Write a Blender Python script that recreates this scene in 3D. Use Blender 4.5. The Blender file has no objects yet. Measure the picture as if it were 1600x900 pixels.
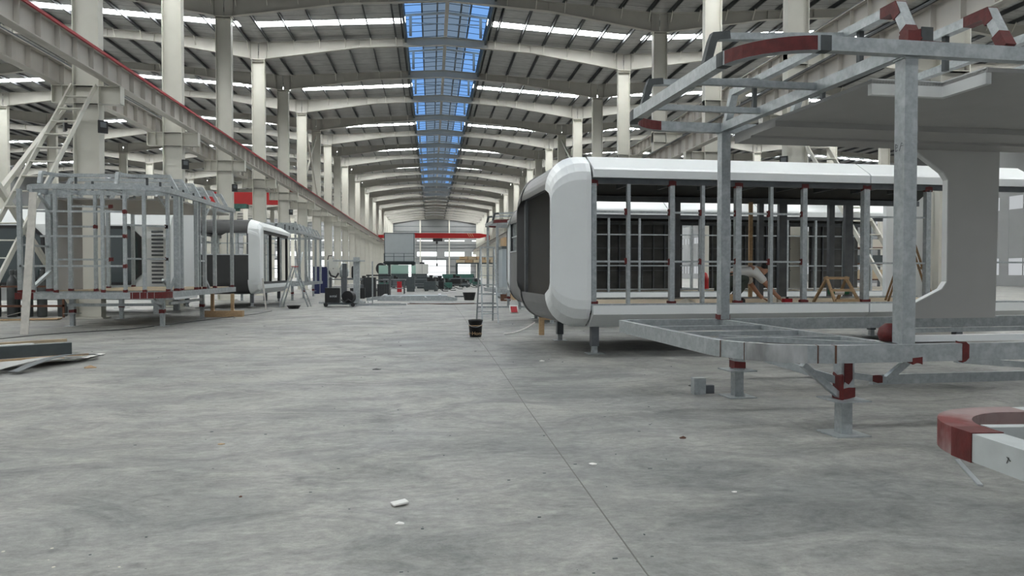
import bpy, math, random
from mathutils import Vector, Matrix
R = math.radians
random.seed(7)
sc = bpy.context.scene
C = sc.collection
# ---------------------------------------------------------------- camera, world, light, exposure
F_PX, YAW, PITCH, ROLL = 1160.8, .108, .0211, 0.0
cam_d = bpy.data.cameras.new('camera'); cam_d.sensor_width = 36; cam_d.lens = F_PX / 1600 * 36
cam_d.clip_end = 600; cam_d.clip_start = .05
cam = bpy.data.objects.new('camera', cam_d); C.objects.link(cam)
cam.location = (0, 0, 1.5); cam.rotation_euler = (math.pi / 2 - PITCH, ROLL, -YAW)
sc.camera = cam
sc.view_settings.view_transform = 'Standard'; sc.view_settings.look = 'None'
sc.view_settings.gamma = 1; sc.view_settings.use_curve_mapping = False
sc.view_settings.exposure = 0.0
sc.cycles.use_denoising = True
sc.cycles.max_bounces = 6; sc.cycles.diffuse_bounces = 4; sc.cycles.glossy_bounces = 3
SKYLIGHT, MONITOR, DAY = 35.0, 1.15, 1.5
w = bpy.data.worlds.new('daylight'); sc.world = w; w.use_nodes = True
w.node_tree.nodes['Background'].inputs[0].default_value = (.88, .94, 1, 1)
w.node_tree.nodes['Background'].inputs[1].default_value = .35
# added fill light: unseen area lamp behind the camera, brightens faces turned to it
al = bpy.data.lights.new('rear_fill_light', 'AREA'); al.shape = 'RECTANGLE'; al.size = 100; al.size_y = 12
al.energy = 800; al.color = (.97, .985, 1)
alo = bpy.data.objects.new('rear_fill_light', al); C.objects.link(alo)
alo.location = (1, -24, 7.5); alo.rotation_euler = (R(90), 0, 0)

# ---------------------------------------------------------------- materials
def new_mat(name):
    m = bpy.data.materials.new(name); m.use_nodes = True
    nt = m.node_tree; return m, nt, nt.nodes['Principled BSDF']
def mat(name, col, rough=.6, metal=0.0, var=.0, scale=8, stretch=(1, 1, 1), bump=0.0, dirt=None, dirt_amt=.35, spec=.5):
    m, nt, b = new_mat(name)
    b.inputs['Roughness'].default_value = rough; b.inputs['Metallic'].default_value = metal
    b.inputs['Specular IOR Level'].default_value = spec
    b.inputs['Base Color'].default_value = (*col, 1)
    if var or bump or dirt:
        tc = nt.nodes.new('ShaderNodeTexCoord'); mp = nt.nodes.new('ShaderNodeMapping')
        mp.inputs['Scale'].default_value = stretch
        nt.links.new(tc.outputs['Object'], mp.inputs[0])
        n = nt.nodes.new('ShaderNodeTexNoise'); n.inputs['Scale'].default_value = scale; n.inputs['Detail'].default_value = 5
        nt.links.new(mp.outputs[0], n.inputs['Vector'])
        r = nt.nodes.new('ShaderNodeValToRGB')
        lo = [max(0, c * (1 - var)) for c in col]; hi = [min(1, c * (1 + var)) for c in col]
        r.color_ramp.elements[0].position = .3; r.color_ramp.elements[0].color = (*lo, 1)
        r.color_ramp.elements[1].position = .7; r.color_ramp.elements[1].color = (*hi, 1)
        nt.links.new(n.outputs['Fac'], r.inputs[0]); out = r.outputs[0]
        if dirt:
            n2 = nt.nodes.new('ShaderNodeTexNoise'); n2.inputs['Scale'].default_value = scale * .35; n2.inputs['Detail'].default_value = 7
            nt.links.new(mp.outputs[0], n2.inputs['Vector'])
            r2 = nt.nodes.new('ShaderNodeValToRGB'); r2.color_ramp.elements[0].position = .48; r2.color_ramp.elements[1].position = .68
            r2.color_ramp.elements[1].color = (dirt_amt,) * 3 + (1,)
            nt.links.new(n2.outputs['Fac'], r2.inputs[0])
            mx = nt.nodes.new('ShaderNodeMixRGB'); mx.inputs[2].default_value = (*dirt, 1)
            nt.links.new(r2.outputs[0], mx.inputs[0]); nt.links.new(out, mx.inputs[1]); out = mx.outputs[0]
        nt.links.new(out, b.inputs['Base Color'])
        if bump:
            bp = nt.nodes.new('ShaderNodeBump'); bp.inputs['Strength'].default_value = bump; bp.inputs['Distance'].default_value = .02
            nt.links.new(n.outputs['Fac'], bp.inputs['Height']); nt.links.new(bp.outputs[0], b.inputs['Normal'])
    return m
def emit(name, col, s, grid=None):
    m = bpy.data.materials.new(name); m.use_nodes = True; nt = m.node_tree
    nt.nodes.clear(); e = nt.nodes.new('ShaderNodeEmission'); o = nt.nodes.new('ShaderNodeOutputMaterial')
    e.inputs[0].default_value = (*col, 1); e.inputs[1].default_value = s
    nt.links.new(e.outputs[0], o.inputs[0])
    if grid:
        tc = nt.nodes.new('ShaderNodeTexCoord'); sp = nt.nodes.new('ShaderNodeSeparateXYZ'); nt.links.new(tc.outputs['Object'], sp.inputs[0])
        wv = nt.nodes.new('ShaderNodeMath'); wv.operation = 'SINE'; mu = nt.nodes.new('ShaderNodeMath'); mu.operation = 'MULTIPLY'
        mu.inputs[1].default_value = grid; nt.links.new(sp.outputs[1], mu.inputs[0]); nt.links.new(mu.outputs[0], wv.inputs[0])
        mr = nt.nodes.new('ShaderNodeMapRange'); mr.inputs[1].default_value = -1; mr.inputs[2].default_value = 1
        mr.inputs[3].default_value = s * .72; mr.inputs[4].default_value = s * 1.05
        nt.links.new(wv.outputs[0], mr.inputs[0]); nt.links.new(mr.outputs[0], e.inputs[1])
    return m
M = {}
M['cream'] = mat('cream_painted_steel', (.60, .585, .525), .5, 0, .04, 1.2)
M['rafter'] = mat('shaded_cream_rafter', (.44, .425, .385), .55, 0, .05, 1.2)  # same cream paint as the columns, darkened to put the rafters' shade into the colour
M['cream_girder'] = mat('pinkish_primer_steel', (.47, .445, .405), .6, 0, .06, 1.5, (1, 1, .3))
M['galv'] = mat('galvanised_steel', (.38, .41, .42), .4, .55, .12, 26, (1, 1, 1), .06, (.58, .61, .62), .5)
M['galv_dark'] = mat('dull_galvanised_steel', (.13, .14, .15), .5, .5, .15, 6)
M['purlin'] = mat('dark_galvanised_purlin', (.10, .105, .11), .45, .5, .1, 3)
M['primer'] = mat('red_oxide_primer', (.105, .010, .009), .55, 0, .25, 14, bump=.2)
M['primer_worn'] = mat('worn_red_primer', (.15, .014, .012), .55, 0, .3, 9, bump=.2, dirt=(.40, .34, .33), dirt_amt=.6)
M['grey_primer'] = mat('grey_zinc_primer', (.07, .078, .08), .6, .2, .2, 8)
_r = [n for n in M['primer_worn'].node_tree.nodes if n.type == 'VALTORGB'][1].color_ramp; _r.elements[0].position = .40; _r.elements[1].position = .58
M['white'] = mat('white_clad_aluminium', (.78, .80, .80), .32, 0, .02, 2)
M['grey_clad'] = mat('grey_clad_aluminium', (.17, .17, .168), .4, .2, .05, 2)
M['dark_clad'] = mat('dark_grey_cladding', (.055, .055, .055), .5, .1, .08, 2)
M['board'] = mat('grey_wall_board', (.40, .395, .385), .6, 0, .03, 3)
M['wall_board'] = mat('front_lit_wall_lining', (.56, .555, .54), .6, 0, .02, 3)  # lighter copy of the board; front light on the wall is put into its colour
M['board_light'] = mat('pale_reveal_board', (.70, .71, .70), .5, 0, .03, 3)
M['dark_sheet'] = mat('dark_backing_sheet', (.075, .075, .072), .38, .45, .25, 1.6, (1, 1, 2))
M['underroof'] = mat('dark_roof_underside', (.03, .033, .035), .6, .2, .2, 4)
M['black'] = mat('black_plastic', (.012, .012, .013), .45, 0, .1, 6)
M['joint'] = mat('saw_joint', (.17, .165, .15), .9)
M['ground_steel'] = mat('ground_bare_steel', (.46, .47, .47), .35, .5, .3, 7, (1, 1, .4), dirt=(.12, .12, .12), dirt_amt=.8)
M['wood'] = mat('pine_timber', (.44, .30, .17), .7, 0, .2, 14, (1, 6, 6))
M['old_wood'] = mat('aged_timber', (.24, .145, .07), .75, 0, .25, 10, (1, 4, 4))
M['plywood'] = mat('plywood', (.50, .40, .27), .7, 0, .12, 6)
M['pale_wood'] = mat('weathered_pale_plank', (.50, .48, .44), .75, 0, .12, 8)
M['dark_grey'] = mat('dark_grey_steel', (.07, .085, .09), .5, .3, .12, 5)
M['red'] = mat('crane_red_paint', (.33, .010, .010), .4, 0, .05, 2)
M['rail_red'] = mat('red_conductor_rail', (.36, .01, .018), .5)
M['alu_white'] = mat('white_galvanised_tube', (.52, .55, .55), .45, .2, .1, 7)
M['alu'] = mat('brushed_aluminium', (.62, .65, .67), .35, .6, .05, 6)
M['cyl'] = mat('grey_gas_cylinder', (.065, .07, .07), .45, 0, .15, 5)
M['cabin'] = mat('pale_grey_cabin_sheet', (.36, .39, .40), .5, 0, .03, 2)
M['container'] = mat('blue_grey_sheet', (.34, .385, .41), .5, 0, .04, 2)
M['paper'] = mat('white_paper', (.78, .77, .74), .8)
M['foam'] = mat('cream_foam_board', (.62, .58, .50), .8)
M['teal'] = mat('teal_green_paint', (.035, .11, .09), .5, 0, .3, 5)
M['navy'] = mat('navy_blue_plastic', (.01, .015, .07), .5)
M['gable'] = mat('gable_wall_sheet', (.235, .24, .245), .6, 0, .03, 1)
M['machine'] = mat('off_white_machine_paint', (.62, .62, .58), .45, 0, .03, 2)
M['skin'] = mat('skin', (.42, .22, .14), .6)
M['shirt'] = mat('white_cotton', (.62, .62, .60), .85)
M['trousers'] = mat('dark_olive_cotton', (.045, .055, .045), .85)
M['hair'] = mat('black_hair', (.008, .008, .008), .6)
M['rust'] = mat('rusty_steel', (.11, .05, .03), .8, .1, .3, 6)
M['green'] = mat('green_wrap', (.01, .12, .05), .5)
M['skylight'] = emit('translucent_roof_panel', (.97, 1, .99), SKYLIGHT)
M['blue_glow'] = emit('blue_translucent_panel', (.17, .36, .74), MONITOR)
M['blue_dim'] = emit('dim_blue_roof_panel', (.24, .34, .47), MONITOR * .6)
M['clear_glow'] = emit('clear_monitor_side', (.45, .72, 1.0), MONITOR * 1.1)
M['window'] = emit('bright_outdoor_light', (.96, 1, 1), DAY)
M['side_window'] = emit('hazy_side_window', (.93, .97, 1), DAY * .35)
# glass
m, nt, b = new_mat('green_edge_glass'); b.inputs['Base Color'].default_value = (.50, .70, .62, 1); b.inputs['Roughness'].default_value = .1
b.inputs['Alpha'].default_value = .5; M['glass'] = m
m, nt, b = new_mat('dark_window_glass'); b.inputs['Base Color'].default_value = (.03, .045, .045, 1); b.inputs['Roughness'].default_value = .06; b.inputs['Specular IOR Level'].default_value = .9; M['dark_glass'] = m
# concrete floor
m, nt, b = new_mat('worn_concrete')
tc = nt.nodes.new('ShaderNodeTexCoord')
def nz(scale, det, st=(1, 1, 1), rough=.6, dist=0):
    mp = nt.nodes.new('ShaderNodeMapping'); mp.inputs['Scale'].default_value = st
    nt.links.new(tc.outputs['Object'], mp.inputs[0]); n = nt.nodes.new('ShaderNodeTexNoise')
    n.inputs['Scale'].default_value = scale; n.inputs['Detail'].default_value = det; n.inputs['Roughness'].default_value = rough
    n.inputs['Distortion'].default_value = dist
    nt.links.new(mp.outputs[0], n.inputs['Vector']); return n.outputs['Fac']
def ramp(src, a, ca, bb, cb):
    r = nt.nodes.new('ShaderNodeValToRGB'); e = r.color_ramp.elements
    e[0].position = a; e[0].color = (*ca, 1); e[1].position = bb; e[1].color = (*cb, 1)
    nt.links.new(src, r.inputs[0]); return r.outputs[0]
def mul(a, bb, f=1.0):
    x = nt.nodes.new('ShaderNodeMixRGB'); x.blend_type = 'MULTIPLY'; x.inputs[0].default_value = f
    nt.links.new(a, x.inputs[1]); nt.links.new(bb, x.inputs[2]); return x.outputs[0]
c1 = ramp(nz(.35, 6, (1, 1, 1), .6, .4), .32, (.27, .272, .262), .68, (.435, .42, .38))
c2 = ramp(nz(1.1, 10, (.75, 1.3, 1), .76, 1.1), .36, (.50, .52, .54), .60, (1.0, 1.0, 1.0))
c3 = ramp(nz(11, 10, (.8, 1.3, 1), .82), .36, (.62, .62, .62), .62, (1.06, 1.06, 1.06))
c4 = ramp(nz(2.4, 3, (1, 1, 1), .5, 1.2), .24, (.55, .56, .57), .34, (1, 1, 1))
c5 = ramp(nz(60, 2, (1, 1, 1), .5), .28, (.7, .7, .7), .4, (1, 1, 1))
col = mul(mul(mul(mul(c1, c2), c3), c4, .8), c5, .6)
nt.links.new(col, b.inputs['Base Color'])
rr = ramp(nz(1.2, 6), .3, (.42,) * 3, .7, (.68,) * 3); nt.links.new(rr, b.inputs['Roughness'])
bp = nt.nodes.new('ShaderNodeBump'); bp.inputs['Strength'].default_value = .12; bp.inputs['Distance'].default_value = .01
nt.links.new(nz(18, 8, (.6, 1.5, 1), .7), bp.inputs['Height']); nt.links.new(bp.outputs[0], b.inputs['Normal'])
M['floor'] = m
# roof lining: crinkled foil insulation held by wires
m, nt, b = new_mat('foil_roof_lining'); tc = nt.nodes.new('ShaderNodeTexCoord')
base = ramp(nz(1.1, 6, (1, 3.5, 1), .7, .8), .3, (.33, .33, .325), .7, (.52, .52, .51))
sp = nt.nodes.new('ShaderNodeSeparateXYZ'); nt.links.new(tc.outputs['Object'], sp.inputs[0])
def lines(axis, period, width):
    a = nt.nodes.new('ShaderNodeMath'); a.operation = 'PINGPONG'; a.inputs[1].default_value = period / 2
    nt.links.new(sp.outputs[axis], a.inputs[0]); g = nt.nodes.new('ShaderNodeMath'); g.operation = 'GREATER_THAN'; g.inputs[1].default_value = width
    nt.links.new(a.outputs[0], g.inputs[0]); mr = nt.nodes.new('ShaderNodeMapRange'); mr.inputs[3].default_value = .45; mr.inputs[4].default_value = 1
    nt.links.new(g.outputs[0], mr.inputs[0]); return mr.outputs[0]
col = mul(base, lines(1, 1.33, .03)); col = mul(col, lines(1, .4, .01), .4)
nt.links.new(col, b.inputs['Base Color']); b.inputs['Roughness'].default_value = .5; b.inputs['Metallic'].default_value = .15
bp = nt.nodes.new('ShaderNodeBump'); bp.inputs['Strength'].default_value = .5; bp.inputs['Distance'].default_value = .08
nt.links.new(nz(2.2, 6, (.8, 3, 1), .7, 1), bp.inputs['Height']); nt.links.new(bp.outputs[0], b.inputs['Normal'])
M['roof'] = m

# ---------------------------------------------------------------- mesh helpers
class MB:
    """collects solids in world (or thing-local) space and links them as one mesh"""
    def __init__(s): s.v = []; s.f = []; s.c = []
    def add(s, vs, fs):
        n = len(s.v); s.c.append((n, len(s.f))); s.v += [tuple(v) for v in vs]; s.f += [tuple(i + n for i in f) for f in fs]; return s
    def box(s, a, b):
        x0, x1 = sorted((a[0], b[0])); y0, y1 = sorted((a[1], b[1])); z0, z1 = sorted((a[2], b[2]))
        vs = [(x0, y0, z0), (x1, y0, z0), (x1, y1, z0), (x0, y1, z0), (x0, y0, z1), (x1, y0, z1), (x1, y1, z1), (x0, y1, z1)]
        return s.add(vs, [(0, 3, 2, 1), (4, 5, 6, 7), (0, 1, 5, 4), (1, 2, 6, 5), (2, 3, 7, 6), (3, 0, 4, 7)])
    def bar(s, p, q, w, h, up=(0, 0, 1)):
        return s.sweep([p, q], w, h, up)
    def sweep(s, pts, w, h, up=(0, 0, 1), closed=False):
        """rectangular tube along a path; w across, h along 'up'"""
        P = [Vector(p) for p in pts]; U = Vector(up); n = len(P); vs = []; fs = []
        for i, p in enumerate(P):
            if closed: d1 = (p - P[i - 1]).normalized(); d2 = (P[(i + 1) % n] - p).normalized()
            else:
                d1 = (p - P[i - 1]).normalized() if i else (P[1] - p).normalized()
                d2 = (P[i + 1] - p).normalized() if i < n - 1 else d1
            t = (d1 + d2).normalized(); k = 1 / max(.35, t.dot(d1))
            u = U if abs(t.dot(U)) < .95 else Vector((0, 1, 0))
            side = t.cross(u).normalized(); uu = side.cross(t).normalized()
            bend = (d2 - d1)
            ks = 1 + (k - 1) * (1 if bend.length > 1e-6 and abs(bend.normalized().dot(side)) > .5 else 0)
            ku = 1 + (k - 1) * (1 if bend.length > 1e-6 and abs(bend.normalized().dot(uu)) > .5 else 0)
            for a, c in ((-1, -1), (1, -1), (1, 1), (-1, 1)):
                vs.append(p + side * (a * w / 2 * ks) + uu * (c * h / 2 * ku))
        m = n if closed else n - 1
        for i in range(m):
            a = i * 4; b = ((i + 1) % n) * 4
            for k in range(4):
                fs.append((a + k, a + (k + 1) % 4, b + (k + 1) % 4, b + k))
        if not closed: fs += [(3, 2, 1, 0), tuple((n - 1) * 4 + k for k in range(4))]
        return s.add(vs, fs)
    def cyl(s, p, q, r, r2=None, n=12):
        p = Vector(p); q = Vector(q); r2 = r if r2 is None else r2
        t = (q - p).normalized(); a = t.orthogonal().normalized(); b = t.cross(a); vs = []
        for c, rr in ((p, r), (q, r2)):
            for i in range(n): an = 2 * math.pi * i / n; vs.append(c + a * math.cos(an) * rr + b * math.sin(an) * rr)
        fs = [(i, (i + 1) % n, n + (i + 1) % n, n + i) for i in range(n)] + [tuple(range(n - 1, -1, -1)), tuple(range(n, 2 * n))]
        return s.add(vs, fs)
    def lathe(s, c, prof, n=20):
        vs = []; fs = []; m = len(prof)
        for i in range(n):
            a = 2 * math.pi * i / n
            for r, z in prof: vs.append((c[0] + r * math.cos(a), c[1] + r * math.sin(a), c[2] + z))
        for i in range(n):
            j = (i + 1) % n
            for k in range(m - 1): fs.append((i * m + k, j * m + k, j * m + k + 1, i * m + k + 1))
        fs += [tuple(i * m for i in range(n))[::-1], tuple(i * m + m - 1 for i in range(n))]
        return s.add(vs, fs)
    def tube(s, pts, r, n=8):
        P = [Vector(p) for p in pts]; m = len(P); vs = []; a = None
        for i, p in enumerate(P):
            t = (P[min(i + 1, m - 1)] - P[max(i - 1, 0)]).normalized()
            a = t.orthogonal().normalized() if a is None else (a - t * a.dot(t)).normalized()
            b = t.cross(a)
            for k in range(n): an = 2 * math.pi * k / n; vs.append(p + a * math.cos(an) * r + b * math.sin(an) * r)
        fs = [(i * n + k, i * n + (k + 1) % n, (i + 1) * n + (k + 1) % n, (i + 1) * n + k) for i in range(m - 1) for k in range(n)]
        return s.add(vs, fs + [tuple(range(n - 1, -1, -1)), tuple((m - 1) * n + k for k in range(n))])
    def each(s, name, mt, parent=None):
        """one object for every solid collected"""
        ends = s.c[1:] + [(len(s.v), len(s.f))]
        for (v0, f0), (v1, f1) in zip(s.c, ends):
            m = MB(); m.add(s.v[v0:v1], [tuple(i - v0 for i in f) for f in s.f[f0:f1]]); o = m.build(name, mt, parent)
        return o
    def prism(s, poly, ext):
        """poly: list of 3d points (planar), ext: extrusion vector"""
        n = len(poly); e = Vector(ext); vs = [Vector(p) for p in poly] + [Vector(p) + e for p in poly]
        fs = [tuple(range(n))[::-1], tuple(range(n, 2 * n))] + [(i, (i + 1) % n, n + (i + 1) % n, n + i) for i in range(n)]
        return s.add(vs, fs)
    def build(s, name, mt, parent=None, smooth=False, base=None, bevel=0):
        me = bpy.data.meshes.new(name)
        off = Vector(base) if base else Vector((0, 0, 0))
        me.from_pydata([tuple(Vector(v) - off) for v in s.v], [], s.f); me.validate(); me.update()
        import bmesh
        bm = bmesh.new(); bm.from_mesh(me); bmesh.ops.recalc_face_normals(bm, faces=bm.faces); bm.to_mesh(me); bm.free()
        if smooth:
            for p in me.polygons: p.use_smooth = True
        me.materials.append(M[mt] if isinstance(mt, str) else mt)
        o = bpy.data.objects.new(name, me); C.objects.link(o)
        if base: o.location = base
        if parent: o.parent = parent
        if bevel:
            bv = o.modifiers.new('bevel', 'BEVEL'); bv.width = bevel; bv.segments = 2; bv.limit_method = 'ANGLE'
        return o
def tag(o, label=None, cat=None, group=None, kind=None):
    if label: o['label'] = label
    if cat: o['category'] = cat
    if group: o['group'] = group
    if kind: o['kind'] = kind
    return o
def thing(name, label, cat, loc=(0, 0, 0), rz=0, group=None):
    o = bpy.data.objects.new(name, None); C.objects.link(o); o.location = loc; o.rotation_euler = (0, 0, rz); o.empty_display_size = .2
    return tag(o, label, cat, group)
def struct(name, mb, mt, label=None):
    o = mb.build(name, mt); o['kind'] = 'structure'
    if label: o['label'] = label
    return o
def copy_tree(o, parent=None):
    c = o.copy(); C.objects.link(c)
    if parent: c.parent = parent
    for ch in list(o.children): copy_tree(ch, c)
    return c
ORD = ['zeroth', 'first', 'second', 'third', 'fourth', 'fifth', 'sixth', 'seventh', 'eighth', 'ninth', 'tenth', 'eleventh', 'twelfth', 'thirteenth', 'fourteenth', 'fifteenth', 'sixteenth', 'seventeenth', 'eighteenth', 'nineteenth', 'twentieth'] + ['twenty-%s' % s for s in ('first', 'second', 'third', 'fourth', 'fifth', 'sixth', 'seventh', 'eighth', 'ninth')]

# ---------------------------------------------------------------- the hall
XL, XR, XA = -11.0, 12.95, .975
SPAN = XR - XL
BAY = 8.0
def NY(n): return (n + .18) * BAY
YEND = NY(26) + .6
N0, N1 = -2, 26
CAP = 15.1
def roof_z(dx): return 16.95 - .062 * abs(dx)       # top of the rafters
YB = NY(N0) - 2

struct('floor', MB().box((-62, -26, -.3), (66, YEND + 20, 0)), 'floor', 'worn grey concrete floor of the hall')
# saw joints in the slab
for i, x in enumerate((1.06,)):
    mb = MB(); pts = []
    for k in range(60): pts.append((x + .012 * math.sin(k * 1.7), -2 + k * 3.4, .0015))
    mb.sweep(pts, .007, .003)
    struct('trim_%d' % (i + 1), mb, 'joint', 'thin dark saw joint running down the concrete floor')
# roof sheets: three parallel gables, with the raised ridge monitor over the middle one
GAP = 2.55
def roof_strip(mb, xa, x0, x1, y0, y1, up=.235):
    z0, z1 = roof_z(x0 - xa) + up, roof_z(x1 - xa) + up
    mb.add([(x0, y0, z0), (x1, y0, z1), (x1, y1, z1), (x0, y1, z0), (x0, y0, z0 + .12), (x1, y0, z1 + .12), (x1, y1, z1 + .12), (x0, y1, z0 + .12)],
           [(0, 3, 2, 1), (4, 5, 6, 7), (0, 1, 5, 4), (1, 2, 6, 5), (2, 3, 7, 6), (3, 0, 4, 7)])
# sky strips sit in every second bay, near the middle of the bay; the sheet is cut there
def strips():
    out = []
    for n in range(N0, 26):
        if n % 2 or n >= 22:
            c = NY(n) + BAY * .65
            out.append((n, c - .46, c + .46))
    return out
ST = strips()
names = {0: 'middle', -1: 'left', 1: 'right', -2: 'outer left', 2: 'outer right'}
for side in (0, -1, 1, -2, 2):
    xa = XA + side * SPAN; g = GAP if side == 0 else .0
    mb = MB(); y = YB
    for n, a, c in ST + [(99, YEND, YEND)]:
        for x0, x1 in ((xa - SPAN / 2, xa - g), (xa + g, xa + SPAN / 2)):
            roof_strip(mb, xa, x0, x1, y, a)
        y = c
    # the strip bays keep opaque sheet near the eaves
    for n, a, c in ST:
        lim = 11.5
        roof_strip(mb, xa, xa - SPAN / 2, xa - lim, a, c); roof_strip(mb, xa, xa + lim, xa + SPAN / 2, a, c)
    struct('ceiling' if side == 0 else 'ceiling.%03d' % (side + 3), mb, 'roof', 'grey foil-lined sheet roof of the %s bay' % names[side])
    for i, (n, a, c) in enumerate(ST):
        mb = MB()
        for x0, x1 in ((xa - 11.5, xa - g), (xa + g, xa + 11.5)): roof_strip(mb, xa, x0, x1, a, c, .26)
        struct('window_%d' % (i + 401 + 30 * (side + 2)), mb, 'skylight', 'white translucent strip of roof panels letting daylight in')
# ridge monitor: raised little roof with blue panels, dark throat walls and posts
yb0, yb1 = YB, NY(18) + 3
zt = roof_z(GAP) + .24
mb = MB()
for s in (-1, 1):
    mb.box((XA + s * GAP, yb0, zt - .5), (XA + s * (GAP + .12), YEND, zt + .5))
struct('trim_10', mb, 'dark_grey', 'dark upstand along the ridge opening')
def mon_z(dx): return zt + 1.9 - .1 * abs(dx)
def mon(mb, x0, x1, y0, y1):
    z0, z1 = mon_z(x0), mon_z(x1)
    mb.add([(XA + x0, y0, z0), (XA + x1, y0, z1), (XA + x1, y1, z1), (XA + x0, y1, z0)] + [(XA + x0, y0, z0 + .05), (XA + x1, y0, z1 + .05), (XA + x1, y1, z1 + .05), (XA + x0, y1, z0 + .05)],
           [(0, 3, 2, 1), (4, 5, 6, 7), (0, 1, 5, 4), (1, 2, 6, 5), (2, 3, 7, 6), (3, 0, 4, 7)])
k = 0
for n in range(N0, 26):
    y0, y1 = NY(n), NY(n + 1)
    if y1 > yb1 + 4: mt1, mt2 = 'gable', 'gable'
    else: mt1, mt2 = 'blue_glow', 'blue_dim'
    mb = MB()
    for s in (-1, 1): mon(mb, s * 1.55, s * 3.0, y0, y1)
    struct('window_%d' % (101 + 2 * k), mb, mt1, 'bright blue translucent panels along the edge of the raised ridge')
    mb = MB()
    for s in (-1, 1): mon(mb, 0, s * 1.55, y0, y1)
    struct('window_%d' % (102 + 2 * k), mb, mt2, 'dim blue roof panels under the raised ridge')
    k += 1
mb = MB()
for s in (-1, 1):
    mb.box((XA + s * 3.0, yb0, zt + .45), (XA + s * 3.03, yb1, zt + 1.7))
struct('window_160', mb, 'clear_glow', 'pale blue clear side glazing of the raised ridge')
mb = MB()
for s in (-1, 1): mb.box((XA + s * GAP, yb0, zt + .38), (XA + s * 3.05, YEND, zt + .45))
struct('trim_12', mb, 'dark_grey', 'dark sill under the ridge side glazing')
mb = MB(); y = yb0
while y < yb1:
    for s_ in (-1, 1):
        mb.bar((XA, y, mon_z(0) - .02), (XA + s_ * 2.95, y, mon_z(2.95) - .02), .035, .03)
    y += 1.33
struct('trim_13', mb, 'dark_grey', 'thin dark cross rods under the blue ridge roof')
def monitor_frame(n):
    y = NY(n)
    t = thing('ridge_monitor_frame', 'grey steel frame carrying the raised blue ridge roof over the %s rafter' % ORD[n + 3], 'roof frame', (XA, y, zt - .1), group='ridge roof frames')
    for s in (-1, 1):
        MB().box((s * 2.3 - .09, -.06, .05), (s * 2.3 + .09, .06, 1.4)).build('post', 'cream_girder', t)
    MB().box((-.07, -.06, .66), (.07, .06, 1.6)).build('king_post', 'cream_girder', t)
    MB().bar((-2.9, 0, 1.36), (0, 0, 1.64), .1, .14).bar((0, 0, 1.64), (2.9, 0, 1.36), .1, .14).build('top_rail', 'cream_girder', t)
    MB().bar((-2.3, 0, .9), (2.3, 0, .9), .05, .06).build('tie', 'galv', t)
for n in range(0, 26): monitor_frame(n)
tag(MB().box((XA - .11, yb0, zt + .35), (XA + .11, YEND, zt + .55)).build('ridge_beam', 'cream_girder'), 'long pale ridge beam running down the centre of the roof', 'beam')
for i, dx in enumerate((-1.55, -.55, 1.0, 1.62)):
    tag(MB().box((XA + dx - .05, yb0, mon_z(dx) - .24), (XA + dx + .05, YEND, mon_z(dx) - .02)).build('monitor_purlin', 'purlin'),
        'dark purlin under the blue ridge roof, %s from the left' % ORD[i + 1], 'purlin', 'purlins of the ridge roof')

# purlins of the bays
for side in (0, -1, 1, -2, 2):
    xa = XA + side * SPAN; k = 0
    dxs = [1.62 * j + (.0 if side == 0 else 0) for j in range(-7, 8)]
    for j, dx in enumerate(dxs):
        if side == 0 and abs(dx) < 2.6:
            if abs(dx) > .1: dx = math.copysign(2.78, dx)
            else: continue
        z = roof_z(dx)
        x = xa + dx; y0, y1 = YB + .2, YEND - .1
        mb = MB().box((x - .02, y0, z + .0), (x + .02, y1, z + .22)).box((x - .02, y0, z), (x + .07, y1, z + .02)).box((x - .07, y0, z + .2), (x + .02, y1, z + .22))
        k += 1
        tag(mb.build('roof_purlin', 'purlin'), 'dark steel purlin under the roof of the %s bay, %s line from the left' % (names[side], ORD[k]), 'purlin', 'roof purlins of the %s bay' % names[side])

# rafters (tapered I beams) with fly braces
HS = SPAN / 2
def rafter_mesh(mb):
    prof = [(-HS + .02, 15.13), (-5.6, 16.1), (0, 16.45), (5.6, 16.1), (HS - .02, 15.13)]
    top = [(-HS + .02, roof_z(HS)), (0, roof_z(0)), (HS - .02, roof_z(HS))]
    poly = [(x, -.008, z) for x, z in prof] + [(x, -.008, z) for x, z in reversed(top)]
    mb.prism(poly, (0, .016, 0))
    mb.sweep([(x, 0, z) for x, z in prof], .30, .024); mb.sweep([(x, 0, z) for x, z in top], .30, .024)
    for x in (-5.6, 5.6, -HS + .5, HS - .5, -2.8, 2.8, 0):
        zb = [p for p in prof]; zz = 15.2 if abs(x) > 10 else (16.1 if abs(x) > 4 else 16.35)
        mb.box((x - .008, -.14, zz), (x + .008, .14, roof_z(x)))
RM = None; BM_ = None
def make_rafter(side, n):
    global RM, BM_
    xa = XA + side * SPAN
    if RM is None:
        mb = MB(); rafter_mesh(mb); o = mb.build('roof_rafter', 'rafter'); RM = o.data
    else:
        o = bpy.data.objects.new('roof_rafter', RM); C.objects.link(o)
    o.location = (xa, NY(n), 0)
    tag(o, 'cream steel roof rafter spanning the %s bay, %s from the camera end' % (names[side], ORD[n + 3]), 'rafter', 'roof rafters of the %s bay' % names[side])
    if side == 0 and n <= 12 or abs(side) == 1 and n <= 7:
        for j in range(-7, 8):
            dx = 1.62 * j
            if abs(dx) < 2.6: continue
            depth = .45 if abs(dx) < 5.5 else .45 + (abs(dx) - 5.5) * .085
            if BM_ is None:
                BM_ = MB().bar((0, -.42, .05), (0, -.02, -.5), .05, .03).build('fly_brace', 'cream').data
                bpy.data.objects.remove(bpy.data.objects['fly_brace'])
            b = bpy.data.objects.new('fly_brace', BM_); C.objects.link(b); b.parent = o
            b.location = (dx, 0, roof_z(dx) - .0)
for n in range(-1, 27): make_rafter(0, n)
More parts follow.
